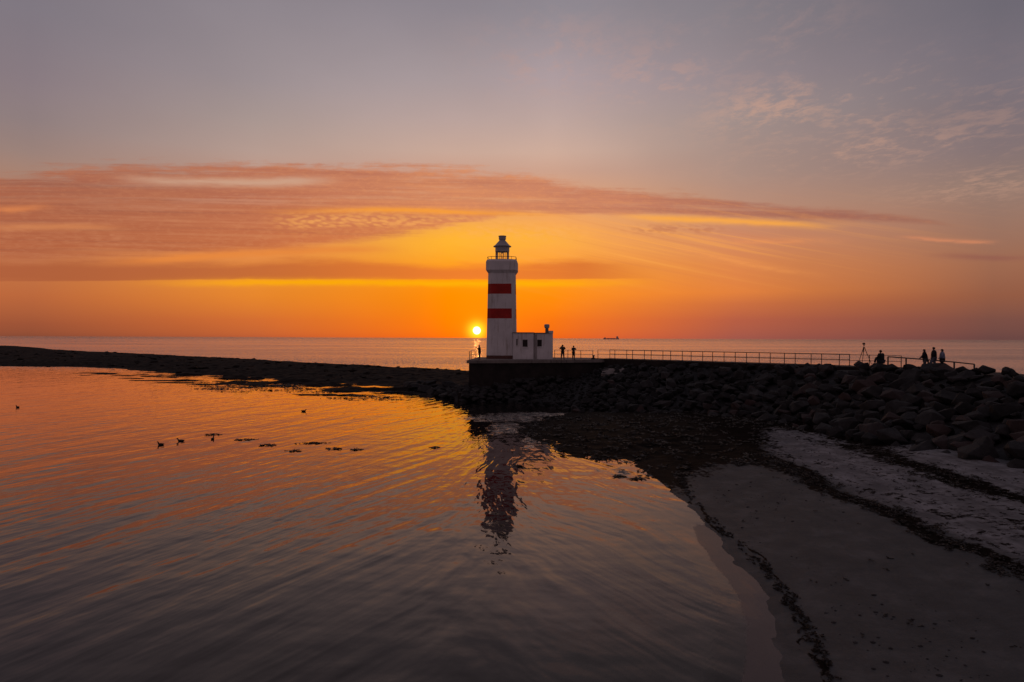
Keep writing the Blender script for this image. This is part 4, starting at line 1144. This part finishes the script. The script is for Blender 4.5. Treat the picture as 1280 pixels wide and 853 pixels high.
class Leaves:
    """collects small thick ribbons of weed and links them as one mesh"""
    def __init__(s): s.v = []; s.f = []
    def build(s, name):
        me = bpy.data.meshes.new(name); me.from_pydata(s.v, [], s.f); me.update()
        return link_mesh(name, me, None, M['weed'])
def weed_clump(bm, c, length, width, rz, rnd, n, h=.05, ls=1.0):
    ca, sa = math.cos(rz), math.sin(rz)
    for k in range(n):
        u = max(-1, min(1, rnd.gauss(0, .45))); v = rnd.gauss(0, .35)
        x = c[0] + (u * length * ca - v * width * sa); y = c[1] + (u * length * sa + v * width * ca)
        a = rnd.uniform(0, 6.28); L = rnd.uniform(.10, .30) * ls; w = rnd.uniform(.02, .06) * ls
        dx, dy = math.cos(a), math.sin(a)
        z = c[2] + rnd.uniform(0, h * (1 - abs(u)))
        p = [(x - dy * w, y + dx * w, z), (x + dy * w, y - dx * w, z + rnd.uniform(-.01, .03)), (x + dx * L + dy * w * .6, y + dy * L - dx * w * .6, z + rnd.uniform(0, h)), (x + dx * L * .9 - dy * w, y + dy * L * .9 + dx * w, z + rnd.uniform(0, h * .6))]
        b = len(bm.v)
        bm.v += p + [(q[0], q[1], q[2] + .012) for q in p]
        bm.f += [(b + 3, b + 2, b + 1, b), (b + 4, b + 5, b + 6, b + 7)] + [(b + i, b + (i + 1) % 4, b + 4 + (i + 1) % 4, b + 4 + i) for i in range(4)]
wr = random.Random(21)
for k, (lab, px, py, L, rz) in enumerate((
    ('ragged clump of seaweed floating just behind the ducks', 266, 543.5, .8, 0), ('thin floating streak of seaweed right of the three ducks', 308, 550, .95, 0),
    ('small pale clump of floating weed below the thin streak', 334, 557, .7, 0), ('largest and darkest floating clump of seaweed in the middle of the lagoon', 390, 554.5, 1.1, 0.1),
    ('small clump of seaweed below the largest floating clump', 368, 564, .4, 0), ('thin floating weed right of the largest clump', 420, 561.5, .5, 0.2),
    ('tiny floating weed furthest right of the row', 446, 562.5, .35, 0), ('short dark weed awash left of the lighthouse reflection', 545, 560, .3, 0.4),
    ('small weed clump awash right of the lighthouse reflection', 649, 583, .22, 0), ('weed clump afloat off the weed covered beach', 775, 596, .35, 0), ('flat dark weed clump nearest the weed covered beach', 797, 599, .45, 0))):
    x, y = lag_pt(px, py)
    bm = Leaves(); weed_clump(bm, (x, y, .0), L, .35, rz, wr, int(40 * L) + 10)
    o = bm.build('floating_seaweed'); tag(o, lab, 'seaweed', 'clumps of seaweed floating on the lagoon')
bm = Leaves()
for k in range(40):
    px = wr.uniform(250, 505); py = 472 + (px - 250) * .055 + wr.uniform(2, 16) + wr.gauss(0, 2)
    x, y = lag_pt(px, py)
    weed_clump(bm, (x, y, .0), wr.uniform(1.5, 4.5), .8, 0, wr, 40, .08, 1.6)
o = bm.build('reef_seaweed'); tag(o, 'mats of seaweed awash along the near edge of the reef', 'seaweed', kind='stuff')

# tide wrack on the beach
def gz_at(x, y):
    i = int(np.clip(np.searchsorted(xs, x) - 1, 0, len(xs) - 2)); j = int(np.clip(np.searchsorted(ys, y) - 1, 0, len(ys) - 2))
    fx = (x - xs[i]) / (xs[i + 1] - xs[i]); fy = (y - ys[j]) / (ys[j + 1] - ys[j])
    return float((GZ[j, i] * (1 - fx) + GZ[j, i + 1] * fx) * (1 - fy) + (GZ[j + 1, i] * (1 - fx) + GZ[j + 1, i + 1] * fx) * fy)
bm = Leaves()
def along(line, n, spread, sz, cnt, lsz=1.0):
    segs = [(Vector(a), Vector(b)) for a, b in zip(line[:-1], line[1:])]
    Ls = [(b - a).length for a, b in segs]; tot = sum(Ls)
    for _ in range(n):
        q = wr.uniform(0, tot)
        for (a, b), L in zip(segs, Ls):
            if q <= L: break
            q -= L
        p = a.lerp(b, q / L)
        dens = float(fbm(np.array([p.y * .7]), np.array([p.x * .3]), 3, 5)[0])
        if wr.random() > (dens - .25) * 2.4: continue
        x, y = p.x + wr.gauss(0, spread), p.y + wr.gauss(0, spread)
        weed_clump(bm, (x, y, gz_at(x, y) + .003), wr.uniform(.5, 1.3) * sz, .3 * sz, R(90) + wr.gauss(0, .5), wr, cnt, .03, .6 * lsz)
along(WR0, 420, .11, .16, 10, .42)
along(WR1, 420, .34, .42, 13, .7)
along(WR2, 300, .6, .5, 12, .8)
for _ in range(420):
    x, y = wr.uniform(8.2, 21.5), wr.uniform(14, 44)
    if wr.random() < (.75 if x < 14 else .15): continue
    weed_clump(bm, (x, y, gz_at(x, y) + .002), wr.uniform(.05, .25), .08, R(90) + wr.gauss(0, .6), wr, 3, .02, .4)
for _ in range(500):
    x, y = wr.uniform(1, 21), wr.uniform(35.5, 62)
    if not inside(np.array([x]), np.array([y]), WEEDZONE)[0]: continue
    z = gz_at(x, y)
    if z < -.02: continue
    weed_clump(bm, (x, y, z + .004), wr.uniform(.3, .9), .5, wr.uniform(0, 3), wr, 10, .08)
o = bm.build('seaweed_wrack'); tag(o, 'lines of dark seaweed left by the tide on the beach', 'seaweed', kind='stuff')

# pebbles and shell bits on the sand
pv, pf = [], []
ico = [(0, 0, 1), (.89, 0, .45), (.28, .85, .45), (-.72, .53, .45), (-.72, -.53, .45), (.28, -.85, .45), (.72, .53, -.45), (-.28, .85, -.45), (-.89, 0, -.45), (-.28, -.85, -.45), (.72, -.53, -.45), (0, 0, -1)]
icf = [(0, 1, 2), (0, 2, 3), (0, 3, 4), (0, 4, 5), (0, 5, 1), (1, 6, 2), (2, 7, 3), (3, 8, 4), (4, 9, 5), (5, 10, 1), (6, 7, 2), (7, 8, 3), (8, 9, 4), (9, 10, 5), (10, 6, 1), (11, 7, 6), (11, 8, 7), (11, 9, 8), (11, 10, 9), (11, 6, 10)]
for _ in range(1500):
    y = 13 + 30 * wr.random() ** 1.3; x = wr.uniform(7.6, 21.5)
    if fbm(np.array([x * .5]), np.array([y * .25]), 3, 9)[0] < .42 + .2 * wr.random(): continue
    z = gz_at(x, y)
    if z < .02: continue
    r = wr.choice((.015, .02, .025, .03, .05)) * wr.uniform(.8, 1.3); a = wr.uniform(.7, 1.4); b0 = len(pv)
    pv += [(x + q[0] * r * a * wr.uniform(.85, 1.15), y + q[1] * r * wr.uniform(.85, 1.15), z + q[2] * r * .6) for q in ico]
    pf += [tuple(i + b0 for i in f) for f in icf]
me = bpy.data.meshes.new('beach_pebbles'); me.from_pydata(pv, [], pf); me.update()
o = link_mesh('beach_pebbles', me, None, M['rock'])
tag(o, 'small dark pebbles scattered over the sand', 'pebbles', kind='stuff')
